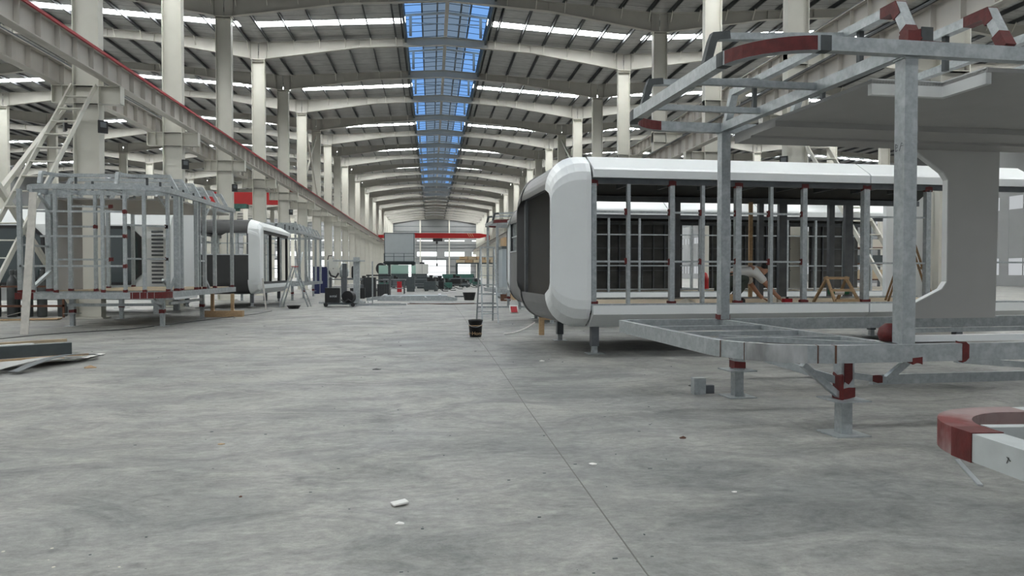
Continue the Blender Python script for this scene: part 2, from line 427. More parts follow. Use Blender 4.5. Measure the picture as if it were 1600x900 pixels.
for n in range(1, 27):
    make_rafter(-1, n); make_rafter(1, n)
    if n > 2: make_rafter(-2, n); make_rafter(2, n)

# columns
def make_column(x, n, row, corbels):
    y = NY(n)
    t = thing('steel_column', None, 'column', (x, y, 0), group='steel columns of the %s row' % row)
    hw = .40
    mb = MB().box((-hw, -.01, 0), (hw, .01, CAP)).box((-hw, -.19, 0), (-hw + .03, .19, CAP)).box((hw - .03, -.19, 0), (hw, .19, CAP))
    mb.build('column_shaft', 'cream', t)
    MB().box((-hw - .06, -.24, CAP), (hw + .06, .24, CAP + .04)).box((-hw - .03, -.22, CAP - .12), (hw + .03, .22, CAP - .1)).build('cap_plate', 'cream', t)
    MB().box((-hw - .1, -.3, 0), (hw + .1, .3, .05)).build('base_plate', 'cream', t)
    for (z0, z1, xa, xb) in corbels:
        mb = MB().box((xa, -.16, z1 - .02), (xb, .16, z1)).box((xa, -.16, z0), (xb, .16, z0 + .02)).box((xa, -.012, z0), (xb, .012, z1))
        for xx in (xa + .01, -hw + .015, hw - .015, xb - .01, xa + .32 if xa < -hw - .4 else xb - .3):
            mb.box((xx - .01, -.16, z0), (xx + .01, .16, z1))
        mb.build('crane_corbel', 'cream', t)
        MB().box((-hw, -.18, z0), (hw, .18, z0 + .02)).box((-hw, -.18, z1 - .02), (hw, .18, z1)).build('stiffener_plate', 'cream', t)
    return t
for n in range(-1, 27):
    t = make_column(XL, n, 'left', [(6.92, 7.5, -1.05, 1.05)])
    t['label'] = 'cream steel column of the left row of the middle bay, %s from the camera end' % ORD[n + 2]
    t = make_column(XR, n, 'right', [(6.5, 7.08, -1.3, .4), (8.9, 9.46, -.4, 1.3)])
    t['label'] = 'cream steel column of the right row of the middle bay, %s from the camera end' % ORD[n + 2]
for n in range(2, 27):
    t = make_column(XL - SPAN, n, 'far left', []); t['label'] = 'cream steel column in the far left side row, %s one along' % ORD[n - 1]
    if n < 12:
        t = make_column(XR + SPAN, n, 'far right', []); t['label'] = 'cream steel column in the far right side row, %s one along' % ORD[n - 1]
# crane girders
def girder(x, z0, z1, label, y0=0.0, y1=YEND - 1, step=1.0, n_st=70):
    t = thing('crane_girder', label, 'crane girder', (x, 0, z0))
    h = z1 - z0
    MB().box((-.16, y0, 0), (.16, y1, .03)).box((-.18, y0, h - .03), (.18, y1, h)).box((-.01, y0, 0), (.01, y1, h)).build('girder_body', 'cream_girder', t)
    st = None
    ys = [NY(0) + k * step for k in range(int((y1 - NY(0)) / step))]
    a = MB()
    for i, y in enumerate(ys[:90]):
        if st is None:
            o = MB().box((-.15, -.008, .03), (.15, .008, h - .03)).build('web_stiffener', 'cream_girder', t); st = o.data
        else:
            o = bpy.data.objects.new('web_stiffener', st); C.objects.link(o); o.parent = t
        o.location = (0, y, 0)
    for y in ys[90:]: a.box((-.15, y - .008, .03), (.15, y + .008, h - .03))
    if a.v: a.build('web_stiffener', 'cream_girder', t)['kind'] = 'stuff'
    for n in range(0, 26):
        pass
    MB().box((-.035, y0, h), (.035, y1, h + .13)).build('rail', 'galv_dark', t)
    return t
g1 = girder(XL + .88, 7.5, 8.2, 'cream crane girder with red conductor rail along the left columns')
MB().box((.14, 0, .66), (.2, YEND - 2, .74)).build('conductor_rail', 'rail_red', g1)['label'] = 'red conductor rail'
girder(XL - .88, 7.5, 8.2, 'crane girder of the left side bay, just behind the left columns')
g3 = girder(XR - 1.12, 7.08, 7.82, 'lower crane girder with black conductor line along the right columns')
MB().box((-.22, 0, .7), (-.17, YEND - 2, .76)).build('conductor_rail', 'black', g3)['label'] = 'black conductor line'
girder(XR + 1.0, 9.46, 10.2, 'higher crane girder of the right side bay behind the right columns')
# cross bracing in some bays
for i, (x, n, za, zb, lab) in enumerate(((XL, 8, 8.6, 14.6, 'cream cross brace high between two left columns'), (XL - .62, 2, 0.4, 6.8, 'cream cross brace low between the nearest left columns'),
        (XR, 8, 10.4, 14.6, 'cream cross brace high between two right columns'), (XR + .6, 3, .4, 6.4, 'cream cross brace low between two near right columns'), (XL, 18, 8.4, 14.4, 'cream cross brace far down the left row'))):
    mb = MB().bar((x, NY(n) + .2, za), (x, NY(n + 1) - .2, zb), .13, .13).bar((x + .16, NY(n) + .2, zb), (x + .16, NY(n + 1) - .2, za), .13, .13)
    tag(mb.build('cross_brace', 'cream'), lab, 'brace', 'cross braces between columns')
# walls of the hall
def gable_wall():
    t = MB(); y = YEND
    holes = []
    x0, x1 = XL - 2 * SPAN, XR + 2 * SPAN
    # vertical slices between openings
    def add(xa, xb, za, zb): t.box((xa, y, za), (xb, y + .15, zb))
    rows = [(0, 0.0), ]
    # bands: 0..4.9 doors, 4.9..6, 6..7.3 windows, 7.3..10.3, 10.3..10.7 slit, 10.7..roof
    doors = [(-56, -50), (-44, -39), (-34, -29), (-26, -22), (-19, -14), (-9.2, -5.6), (-2.5, 4.1), (7.4, 11.0), (16, 21), (27, 31), (40, 45), (50, 56)]
    wins = []
    xx = x0 + 1
    while xx < x1 - 6: wins.append((xx, xx + 5.6)); xx += 7.7
    def band(ops, za, zb, nm, base):
        p = x0
        for i, (a, b) in enumerate(ops):
            add(p, a, za, zb); p = b
            o = struct('window_%d' % (base + i), MB().box((a, y + .1, za), (b, y + .14, zb)), 'window', 'bright %s in the far gable wall' % nm)
        add(p, x1, za, zb)
    band(doors, 0, 4.9, 'doorway', 200)
    add(x0, x1, 4.9, 6.0); band(wins, 6.0, 7.25, 'window', 220)
    add(x0, x1, 7.25, 10.2); band(wins, 10.2, 10.55, 'slit window', 240)
    for side in (-2, -1, 0, 1, 2):
        xa = XA + side * SPAN
        t.prism([(xa - HS, y, 10.55), (xa + HS, y, 10.55), (xa + HS, y, roof_z(HS) + .2), (xa, y, roof_z(0) + .25), (xa - HS, y, roof_z(HS) + .2)], (0, .15, 0))
    struct('wall_back', t, 'gable', 'far grey sheet gable wall')
    mb = MB()
    for z in (1.5, 3.2, 5.2, 8.3, 9.2, 11.5, 12.9, 14.3):
        mb.box((x0, y - .1, z), (x1, y, z + .12))
    struct('trim_20', mb, 'dark_grey', 'horizontal rails of the far gable wall')
gable_wall()
for i, x in enumerate((-3.1, 5.0)):
    tag(MB().box((x - .18, YEND - .7, 0), (x + .18, YEND - .35, 16.1)).build('wind_column', 'cream'), 'slim cream post against the far gable wall, %s of two' % ('left' if i == 0 else 'right'), 'post')
for side, x in (('left', XL - 2 * SPAN - .6), ('right', XR + 2 * SPAN + .6)):
    s = -1 if side == 'left' else 1
    t = MB()
    for (a, b) in ((0, 1.2), (3.0, 8.2), (9.6, roof_z(HS) + .3)): t.box((x, YB, a), (x + s * .15, YEND, b))
    struct('wall_' + side, t, 'gable', 'grey sheet wall along the %s edge of the hall' % side)
    for i, (a, b) in enumerate(((1.2, 3.0), (8.2, 9.6))):
        mb = MB().box((x + s * .04, YB, a), (x + s * .08, YEND, b)); struct('window_%d' % (300 + i + (10 if s > 0 else 0)), mb, 'side_window', 'bright band of windows in the %s side wall' % side)
    mb = MB(); y = YB
    while y < YEND:
        mb.box((x - s * .02, y, 1.2), (x + s * .03, y + 1.3 if int(y / 8) % 3 == 0 else y + .1, 9.6)); y += 2.0
    struct('trim_%d' % (30 + (s > 0)), mb, 'gable', 'upright mullions of the side wall windows')
# ---------------------------------------------------------------- pods under construction
def arc(cx, cy, r, a0, a1, z, n=8):
    return [(cx + r * math.cos(R(a0 + (a1 - a0) * i / n)), cy + r * math.sin(R(a0 + (a1 - a0) * i / n)), z) for i in range(n + 1)]
def patch(t, c, s, m='primer'):
    """ragged collar of red primer round a weld"""
    x, y, z = c; a, b, h = s[0] / 2, s[1] / 2, s[2] / 2; mb = MB(); rnd = random.Random(int(abs(x * 91 + y * 57 + z * 33) * 10))
    ring = [(-a, -b), (0, -b), (a, -b), (a, 0), (a, b), (0, b), (-a, b), (-a, 0)]; vs = []
    for k in (0, 1):
        for (u, v) in ring: vs.append((x + u, y + v, z + (h if k else -h) * rnd.uniform(.6, 1.25)))
    fs = [(i, (i + 1) % 8, 8 + (i + 1) % 8, 8 + i) for i in range(8)] + [tuple(range(8))[::-1], tuple(range(8, 16))]
    mb.add(vs, fs); return mb.build('primer_patch', m, t)
def leg(t, x, y, zt_, zp, s=.13, s2=.11, plates=True, red=True):
    MB().box((x - s / 2, y - s / 2, zp), (x + s / 2, y + s / 2, zt_)).each('leg', 'galv', t)
    if plates:
        MB().box((x - .17, y - .17, zp - .012), (x + .17, y + .17, zp)).box((x - .17, y - .17, 0), (x + .17, y + .17, .012)).each('leg_plate', 'galv', t)
    MB().box((x - s2 / 2, y - s2 / 2, .0), (x + s2 / 2, y + s2 / 2, zp - .01)).build('leg_extension', 'galv', t)
    if red: patch(t, (x, y, zp + .06), (s + .012, s + .012, .1))

def bare_frame(name, label, O, rz, L, W, zo=0.0, portal=1.5, rf=.9, rr=.68, legs=(), detail=2, studs=(), girts=(), rafters=(), cut=None, group=None, red=True, dense=True):
    t = thing(name, label, 'pod frame', (O[0], O[1], 0), rz, group)
    zf, zr = .76 + zo, 3.535 + zo
    fl = [(L, 0, zf), (rf, 0, zf)] + arc(rf, rf, rf, 270, 180, zf)[1:] + [(0, W - .12, zf), (.12, W, zf), (L, W, zf)]
    MB().sweep(fl, .08, .16).sweep([(L - .04, .05, zf), (L - .04, W - .05, zf)], .08, .16).build('floor_ring', 'galv', t)
    MB().sweep([(portal, .04, zf), (portal, W - .04, zf)], .08, .15).build('floor_beam', 'galv', t)
    for k, yy in enumerate((.95, 1.75, 2.6)):
        if yy < W - .4: MB().bar((.05, yy, zf + .05), (portal - .04, yy, zf + .05), .05, .05).build('floor_joist', 'galv', t)
    xx = portal + .9
    while xx < L - .3 and dense:
        MB().bar((xx, .05, zf + .0), (xx, W - .05, zf + .0), .06, .12).build('floor_joist', 'galv', t); xx += 1.15
    MB().bar((.3, 1.3, zf + .05), (portal, .1, zf + .05), .05, .05).build('floor_joist', 'galv', t)
    # roof ring with rounded corners
    rg = [(L, 0, zr), (rr, 0, zr)] + arc(rr, rr, rr, 270, 180, zr)[1:] + arc(rr, W - rr, rr, 180, 90, zr) + [(L, W, zr)]
    MB().sweep(rg, .10, .13).sweep([(L - .05, .06, zr), (L - .05, W - .06, zr)], .1, .13).build('roof_ring', 'galv', t)
    MB().sweep([(portal, .05, zr), (portal, W - .05, zr)], .10, .12).sweep([(portal + .14, .05, zr + .03), (portal + .14, W - .05, zr + .03)], .06, .06).build('portal_beam', 'galv', t)
    for yy in (1.4, 2.65):
        if yy < W - .4: MB().bar((.05, yy, zr), (portal - .05, yy, zr), .06, .07).build('roof_joist', 'galv', t)
    # roof rafters: cranked tubes rising from the ring
    for k, x in enumerate(rafters):
        pts = [(x, .02, zr + .08), (x, .22, zr + .46), (x, W - .22, zr + .46), (x, W - .02, zr + .08)]
        MB().sweep(pts, .09, .10, up=(1, 0, 0)).build('roof_rafter_tube', 'galv', t)
        MB().bar((x, .8, zr + .42), (x, .8, zr + .06), .05, .05).bar((x, W - .8, zr + .42), (x, W - .8, zr + .06), .05, .05).build('rafter_prop', 'grey_primer', t)
        if detail > 0 and red:
            mb = MB().sweep([(x, .015, zr + .07), (x, .1, zr + .22)], .102, .112, up=(1, 0, 0)); mb.build('primer_patch', 'primer', t)
            mb = MB().sweep([(x, .185, zr + .36), (x, .23, zr + .462), (x, .5 if k else .42, zr + .462)], .102, .112, up=(1, 0, 0)); mb.build('primer_patch', 'primer', t)
    for yy in (1.05, 2.9):
        if yy < W - .3:
            MB().sweep([(.02, yy, zr + .08), (.1, yy, zr + .36), (rafters[0], yy, zr + .44)], .07, .08, up=(0, 1, 0)).build('end_rafter_tube', 'galv', t)
            MB().sweep([(.015, yy, zr + .07), (.075, yy, zr + .3), (.1, yy, zr + .362), (.26, yy, zr + .38)], .078, .088, up=(0, 1, 0)).build('primer_patch', 'grey_primer' if red else 'galv', t)
    # posts
    zb, ztp = zf + .08, zr - .065
    for (x, y, a, b) in studs:
        MB().box((x - a / 2, y - b / 2, zb), (x + a / 2, y + b / 2, ztp)).build('post', 'galv', t)
        if detail > 1: patch(t, (x, y, zb + .04), (a + .012, b + .012, .07))
    for (p, q, s) in girts:
        MB().bar(p, q, s, s).build('girt', 'galv', t)
        if detail > 1:
            patch(t, q, (.09, .09, .1))
    for (x, y, zp) in legs: leg(t, x, y, zf - .08, zp)
    if detail > 0 and red:
        MB().sweep(arc(rr, rr, rr, 262, 192, zr, 8), .106, .125).build('primer_patch', 'primer_worn' if detail > 2 else 'primer', t)
        MB().sweep(arc(rr, rr, rr, 190, 181, zr, 2), .107, .134).build('primer_patch', 'grey_primer', t)
        MB().sweep(arc(rr, rr, rr, 272, 264, zr, 2) + [], .107, .134).build('primer_patch', 'grey_primer', t)
        MB().sweep(arc(rr, W - rr, rr, 150, 100, zr, 6), .106, .125).build('primer_patch', 'primer', t)
        MB().sweep(arc(rr, W - rr, rr, 188, 155, zr, 3), .107, .134).build('primer_patch', 'grey_primer', t)
    return t

PR = R(3.5)
W1 = 3.8
L1 = 8.6
near = bare_frame('pod_frame', 'near galvanised steel pod frame with rounded roof ring, red primer patches and grey ceiling', (2.83, 6.3), PR, L1, W1,
    legs=((.98, .14, .33), (.98, 2.25, .33), (6.8, .3, .33), (6.8, 3.5, .33)), detail=1, dense=False, rafters=(1.57, 2.55, 3.55, 4.55, 5.55, 6.55, 7.55))
for (x, y) in ((1.54, .07), (1.5, W1 - .07), (7.6, .07), (7.6, W1 - .07)):
    MB().box((x - .065, y - .07, .84), (x + .065, y + .07, 3.47)).box((x - .08, y - .08, 3.455), (x + .08, y + .08, 3.468)).build('post', 'galv', near)
patch(near, (1.54, .03, 3.6), (.13, .125, .2)); patch(near, (1.5, W1 - .06, .87), (.15, .15, .07))
patch(near, (2.1, 0, .76), (.07, .09, .165)); patch(near, (1.6, 0, .69), (.1, .09, .06)); patch(near, (3.82, .2, .54), (.12, .11, .05))
MB().box((1.62, -.02, 3.6), (1.74, -.01, 3.74)).build('lifting_lug', 'grey_primer', near)
MB().box((1.62, -.028, 3.598), (1.86, -.0, 3.612)).build('primer_patch', 'primer', near)
# weld scars on the curved floor corner
for a0, a1, mt in ((263.5, 262.5, 'rust'), (262, 254, 'galv'), (253.6, 253, 'rust'), (248, 214, 'ground_steel'), (213.5, 213, 'rust'), (196, 195.6, 'rust')):
    MB().sweep(arc(.9, .9, .9, a0, a1, .76, 3), .083, .163).build('weld_mark', mt, near)['label'] = 'ground weld seam'
# braces and sub-frame below the floor
MB().bar((1.3, .2, .49), (8.4, .2, .49), .06, .09).build('lower_chord', 'galv', near)
MB().bar((.45, .62, .66), (.93, .16, .5), .05, .07).build('brace', 'galv', near)
MB().bar((.55, .12, .66), (.92, .12, .36), .07, .05).build('brace', 'galv', near)
MB().bar((1.03, .1, .55), (1.38, .1, .5), .05, .06).bar((1.38, .1, .5), (1.62, .1, .68), .05, .06).build('brace', 'galv', near)
MB().bar((2.2, .2, .66), (3.5, .2, .55), .05, .06).build('brace', 'galv', near)
MB().bar((3.85, .2, .54), (3.85, .2, .70), .1, .1).build('chord_post', 'galv', near)
patch(near, (1.28, .1, .515), (.1, .06, .07)); patch(near, (.98, .075, .6), (.08, .02, .22)); patch(near, (.91, .12, .45), (.02, .14, .22))
MB().bar((.75, 2.3, .66), (.98, 2.3, .45), .1, .08).bar((.98, 2.3, .45), (1.2, 2.3, .66), .1, .08).build('brace', 'primer', near)
MB().bar((1.8, .3, .86), (L1 - .2, .3, .86), .07, .06).build('inner_rail', 'white', near)['label'] = 'white edge rail on the floor ring'
MB().bar((2.6, 1.55, .83), (6.6, 1.7, .83), .07, .05).build('loose_tube', 'galv', near)['label'] = 'square tube laid across the floor frame'
# grey boards: ceiling with a square hole and the far wall lining with a chamfered window opening
cz = 3.40
mb = MB()
hx0, hx1, hy0, hy1 = 1.62, 2.42, .12, .68
for a, b, c, d in ((1.62, .1, hx1, hy0 + .0), (hx1, .1, L1 - .2, W1 - .15), (1.62, hy1, hx1, W1 - .15)):
    if d > b + .03: mb.box((a, b, cz), (c, d, cz + .04))
mb.build('ceiling_board', 'board', near)
MB().bar((hx0, hy1 + .03, cz - .03), (hx1 + .06, hy1 + .03, cz - .03), .06, .16).bar((hx1 + .03, hy1, cz - .03), (hx1 + .03, hy0, cz - .03), .06, .16).build('hole_frame', 'board_light', near)['label'] = 'pale frame round the roof hole'
MB().box((1.62, W1 - 1.25, cz - .07), (L1 - .2, W1 - .62, cz)).box((1.62, W1 - .62, cz - .1), (L1 - .2, W1 - .15, cz)).build('ceiling_cove', 'board', near)
wy = W1 - .14
poly = [(4.38, 3.36), (4.38, 3.30), (4.88, 2.97), (4.96, 2.86), (4.96, 1.36), (4.88, 1.25), (4.3, .98), (4.3, .82), (5.83, .82), (5.87, 3.36)]
mb = MB(); mb.prism([(x, wy, z) for x, z in poly], (0, .03, 0)); mb.build('wall_board', 'wall_board', near)
mb = MB().sweep([(x, wy + .0, z) for x, z in poly[1:7]], .016, .10, up=(0, 1, 0)); mb.build('opening_reveal', 'board_light', near)['label'] = 'white reveal of the chamfered opening'

# --- pods that already have cladding
def clad_pod(label, O, rz, L, W, end='open', side='studs', studs=(), girts=(), legs=(), cap='grey_clad', seams=(5.4,), back_posts=(), sheets=(), group=None, zo=0.0, panels=()):
    t = thing('clad_pod', label, 'pod', (O[0], O[1], zo), rz, group)
    r = .58
    def d(x): return 0 if x >= r else r - math.sqrt(max(0, r * r - (r - x) ** 2))
    xs = [0, .01, .03, .07, .13, .21, .32, .45, .58, .66, .75]
    prof0 = [(.46, 3.62), (.14, 3.46), (.03, 3.3), (0, 3.15), (0, 1.0), (.03, .84), (.14, .66), (.46, .5)]
    for sgn in (0, 1):
        vs = []; fs = []
        for i, x in enumerate(xs):
            for j, (y, z) in enumerate(prof0):
                k = d(x); zz = 2.06 + (z - 2.06) * (1 - k / 1.56)
                yy = y + (.03 if x == .75 and y < .3 else 0)
                vs.append((x, W - yy if sgn else yy, zz))
        m = len(prof0); n0 = len(vs)
        for i in range(len(xs)):
            for j, (y, z) in enumerate(prof0):
                k = d(xs[i]); zi = 2.06 + (z - 2.06) * (1 - k / 1.56) * .975
                yy = max(y + .04, .06); vs.append((xs[i] + (.0 if i else .0), W - yy if sgn else yy, zi))
        for i in range(len(xs) - 1):
            for j in range(m - 1):
                a = i * m + j; fs.append((a, a + 1, a + m + 1, a + m)); fs.append((n0 + a, n0 + a + m, n0 + a + m + 1, n0 + a + 1))
        for i in (0, len(xs) - 1):
            for j in range(m - 1): a = i * m + j; fs.append((a, a + 1, n0 + a + 1, n0 + a))
        for i in range(len(xs) - 1):
            for j in (0, m - 1): a = i * m + j; fs.append((a, a + m, n0 + a + m, n0 + a))
        mb = MB(); mb.add(vs, fs); o = mb.build('portal_panel', cap if sgn else 'white', t); o.data.polygons.foreach_set('use_smooth', [False] * len(o.data.polygons))
    def ec(top):
        s = 1 if top else -1; pts = []
        for x in xs: pts.append((x + .03, .47, 2.06 + s * 1.55 * (1 - d(x) / 1.56)))
        zi = 3.12 if top else 1.02
        pts += [(.75, .47, 3.45 if top else .62), (.16, .47, 3.3 if top else .84), (.12, .47, zi), (.03, .47, zi)]
        return MB().prism(pts, (0, W - .94, 0))
    ec(True).build('end_fascia', cap, t); ec(False).build('end_fascia', cap, t)
    MB().box((.1, .46, 1.02), (.16, .56, 3.12)).box((.1, W - .56, 1.02), (.16, W - .46, 3.12)).box((.1, .5, 3.05), (.16, W - .5, 3.12)).build('end_frame', 'galv_dark', t)
    MB().box((.1, W - .44, .9), (1.0, W - .42, 3.3)).build('inner_lining', 'grey_clad', t); MB().box((.1, .42, .9), (.74, .44, 3.3)).build('inner_lining', 'grey_clad', t)
    if end == 'window':
        MB().box((.02, .05, .92), (.06, .475, 3.2)).build('portal_return', 'white', t); MB().box((.02, W - .475, .92), (.06, W - .05, 3.2)).build('portal_return', 'white', t)
        MB().box((.04, .47, 1.0), (.08, W - .47, 2.15)).build('end_panel', cap, t)
        mb = MB()
        for k in range(1, 6): yy = .47 + (W - .94) * k / 6; mb.box((.08, yy - .02, 2.15), (.14, yy + .02, 3.1))
        mb.box((.08, .5, 2.6), (.12, W - .5, 2.64)).build('end_window_bars', 'galv', t)
        MB().box((.02, .47, 2.13), (.1, W - .47, 2.17)).build('window_sill', 'alu', t)
    # long side trims, in lengths with dark seams
    cuts = [.77] + [s for s in seams if s < L - .3] + [L]
    for a, b in zip(cuts[:-1], cuts[1:]):
        for sgn in (0, 1):
            f = lambda y: W - y if sgn else y
            MB().prism([(a + .012, f(y), z) for y, z in ((.46, 3.63), (.04, 3.38), (0, 3.34), (0, 3.2), (.06, 3.2), (.1, 3.3), (.46, 3.5))], (b - a - .024, 0, 0)).build('roof_edge_trim', 'white', t)
            MB().prism([(a + .012, f(y), z) for y, z in ((0, .9), (0, .74), (.34, .5), (.46, .5), (.46, .6), (.1, .78), (.08, .9))], (b - a - .024, 0, 0)).build('floor_edge_trim', 'white', t)
    MB().box((.75, .44, 3.5), (L, W - .44, 3.58)).build('roof_panel', 'underroof', t)
    mb = MB()
    x = 1.2
    while x < L - .2: mb.box((x, .5, 3.34), (x + .06, W - .5, 3.46)); x += .95
    for yy in (.11, W - .19): mb.box((.77, yy, 3.1), (L, yy + .08, 3.22))
    mb.build('ceiling_joists', 'galv_dark', t)
    for sgn in (0, 1):
        f = lambda y: W - y if sgn else y
        MB().prism([(.77, f(y), z) for y, z in ((.125, 3.23), (.15, 3.23), (.52, 3.44), (.52, 3.49), (.125, 3.29))], (L - .77, 0, 0)).build('roof_lining', 'underroof', t)
    MB().box((.75, .46, .52), (L, W - .46, .6)).build('underfloor', 'underroof', t)
    MB().box((.3, .14, .84), (L, W - .14, .89)).build('floor_deck', 'plywood', t)
    MB().box((.75, .09, .80), (L, .17, .93)).box((.75, W - .17, .80), (L, W - .09, .93)).build('floor_rail', 'galv', t)
    for (x, a) in studs:
        MB().box((x - a / 2, .10, .93), (x + a / 2, .10 + max(a, .08), 3.1)).build('stud', 'galv', t)
        if a > .06: patch(t, (x, .14, .95), (a + .06, .09, .06)); patch(t, (x, .14, 3.12), (a + .05, .08, .1))
    for (xa, xb, z) in girts:
        MB().box((xa, .13, z), (xb, .165, z + .035)).build('girt', 'galv', t); patch(t, (xb, .14, z + .02), (.06, .06, .11))
    for (x, y, a) in back_posts: MB().box((x - a / 2, y - .05, .93), (x + a / 2, y + .05, 3.1)).build('back_post', 'galv_dark', t)
    for (xa, xb) in sheets:
        MB().box((xa, W - .17, .95), (xb, W - .15, 3.12)).build('back_sheet', 'dark_sheet', t)
        mb = MB(); x = xa + .08
        while x < xb: mb.box((x, W - .23, .95), (x + .04, W - .175, 3.1)); x += .4
        for z in (1.55, 2.3): mb.box((xa, W - .22, z), (xb, W - .18, z + .03))
        mb.build('sheet_stud', 'galv_dark', t)
    for (x, y) in legs:
        MB().box((x - .07, y - .07, .14), (x + .07, y + .07, .52)).each('leg', 'galv_dark', t)
        MB().box((x - .15, y - .15, 0), (x + .15, y + .15, .012)).box((x - .05, y - .05, .0), (x + .05, y + .05, .2)).build('leg_foot', 'galv', t)
    return t
def lx(X, O=(2.1, 13.0), a=PR): return (X - O[0]) / math.cos(a)
S2 = [(lx(2.92), .09), (lx(3.57), .06), (lx(4.40), .09), (lx(5.0), .06), (lx(5.70), .11), (lx(6.36), .06), (lx(7.04), .09), (lx(8.33), .12), (lx(9.66), .1), (lx(10.95), .12)]
G2 = [(S2[i][0], S2[i + 1][0] - .04, z) for z in (1.68, 2.58) for i in range(0, 6)] + [(S2[7][0], S2[8][0], 1.66), (S2[7][0], S2[8][0], 2.55), (S2[9][0], lx(11.9), 1.68)]
pod2 = clad_pod('large white-edged pod with an open stud side, right of the aisle behind the near frame', (2.1, 13.0), PR, 9.9, 3.5, 'open', studs=S2, girts=G2,
    legs=((.92, .42), (.9, 3.1), (8.5, .42), (8.5, 3.1)), seams=(lx(8.33), ), back_posts=((3.7, 3.3, .12), (5.75, 3.3, .12), (6.3, 3.3, .2), (7.55, 3.3, .14), (8.0, 3.3, .2)))
pod3 = clad_pod('white-edged pod with grey end panel and small end window, standing second from the near frame', (2.66, 21.2), PR, 13.0, 3.2, 'window',
    studs=[(1.6 + .95 * k, .06) for k in range(12)], girts=[(.8, 12.6, 1.68), (.8, 12.6, 2.6)], legs=((.9, .4), (.9, 2.8), (8, .4), (8, 2.8), (12, .4)), seams=(1.6, 4.35, 7.3, 10.2), sheets=((.9, 6.04), (7.02, 10.03), (10.75, 12.64)))
pod4 = clad_pod('pod with dark grey end wall and black glazed side standing left of the aisle', (-7.0, 31.5), R(90), 6.6, 3.5, 'window', studs=[], girts=[], cap='dark_clad',
    legs=((.5, .45), (3.0, .45), (.5, 3.05), (6.0, .45)), seams=(), zo=.08)
mb = MB().box((.85, .1, .95), (.95, .2, 3.2)).box((2.6, .1, .95), (2.72, .2, 3.2)).box((4.4, .1, .95), (4.52, .2, 3.2)).box((6.3, .1, .95), (6.45, .2, 3.2)).box((.95, .1, .93), (6.3, .2, 1.02)).box((.95, .1, 3.08), (6.3, .2, 3.2)).box((2.72, .14, .93), (4.4, .2, 3.2)) 
mb = MB()
for a, b in ((.85, .95), (2.6, 2.75), (4.4, 4.56), (6.3, 6.45)): mb.box((a, .1, .95), (b, .2, 3.2))
mb.box((.95, .1, .93), (6.3, .2, 1.02)).box((.95, .1, 3.08), (6.3, .2, 3.2)).build('sliding_door_frame', 'black', pod4)
mb = MB()
for k in range(6): mb.box((.9 + k, 3.25, .9), (.96 + k, 3.33, 3.2))
for z in (1.5, 2.2, 2.8): mb.box((.9, 3.26, z), (6.3, 3.31, z + .05))
mb.build('rear_stud_frame', 'galv', pod4)
# service pod in the left side bay: white with black octagonal windows and louvres
def octa(t, x0, x1, z0, z1, y, c=.35):
    pts = [(x0 + c, y, z0), (x1 - c, y, z0), (x1, y, z0 + c), (x1, y, z1 - c), (x1 - c, y, z1), (x0 + c, y, z1), (x0, y, z1 - c), (x0, y, z0 + c)]
    MB().prism(pts, (0, -.04, 0)).build('window_pane', 'dark_glass', t)
    MB().sweep([(p[0], y - .03, p[2]) for p in pts], .1, .09, up=(0, 1, 0), closed=True).build('window_frame', 'black', t)
t = thing('finished_pod', 'finished white pod with black angular windows behind the left frame', 'pod', (-18.3, 27.85, 0))
prof = [(0, 1.0), (.35, .5), (2.95, .5), (3.3, 1.0), (3.3, 3.2), (2.9, 3.75), (.4, 3.75), (0, 3.2)]
MB().prism([(0, y, z) for y, z in prof], (9.0, 0, 0)).build('shell', 'white', t)
octa(t, 5.0, 7.95, 1.1, 3.1, -.0); octa(t, 2.2, 4.7, 1.1, 3.1, -.0)
mb = MB()
for z in [1.1 + .14 * k for k in range(14)]: mb.box((8.35, -.03, z), (8.75, -.005, z + .07))
mb.build('louvre', 'galv_dark', t)
for x in (1, 5, 8.2): MB().box((x, .5, 0), (x + .2, .7, .52)).box((x, 2.6, 0), (x + .2, 2.8, .52)).each('leg', 'galv', t)
t = thing('finished_pod', 'white curved pod shell standing at the far left edge of the view', 'pod', (-27.2, 27.0, 0))
MB().prism([(0, y, z) for y, z in prof], (7.5, 0, 0)).build('shell', 'white', t)
mb = MB()
for z in [.9 + .16 * k for k in range(16)]: mb.box((6.2, -.03, z), (7.2, -.005, z + .08))
mb.build('louvre', 'galv_dark', t)
for x in (1, 6.2): MB().box((x, .5, 0), (x + .2, .7, .52)).box((x, 2.6, 0), (x + .2, 2.8, .52)).each('leg', 'galv', t)

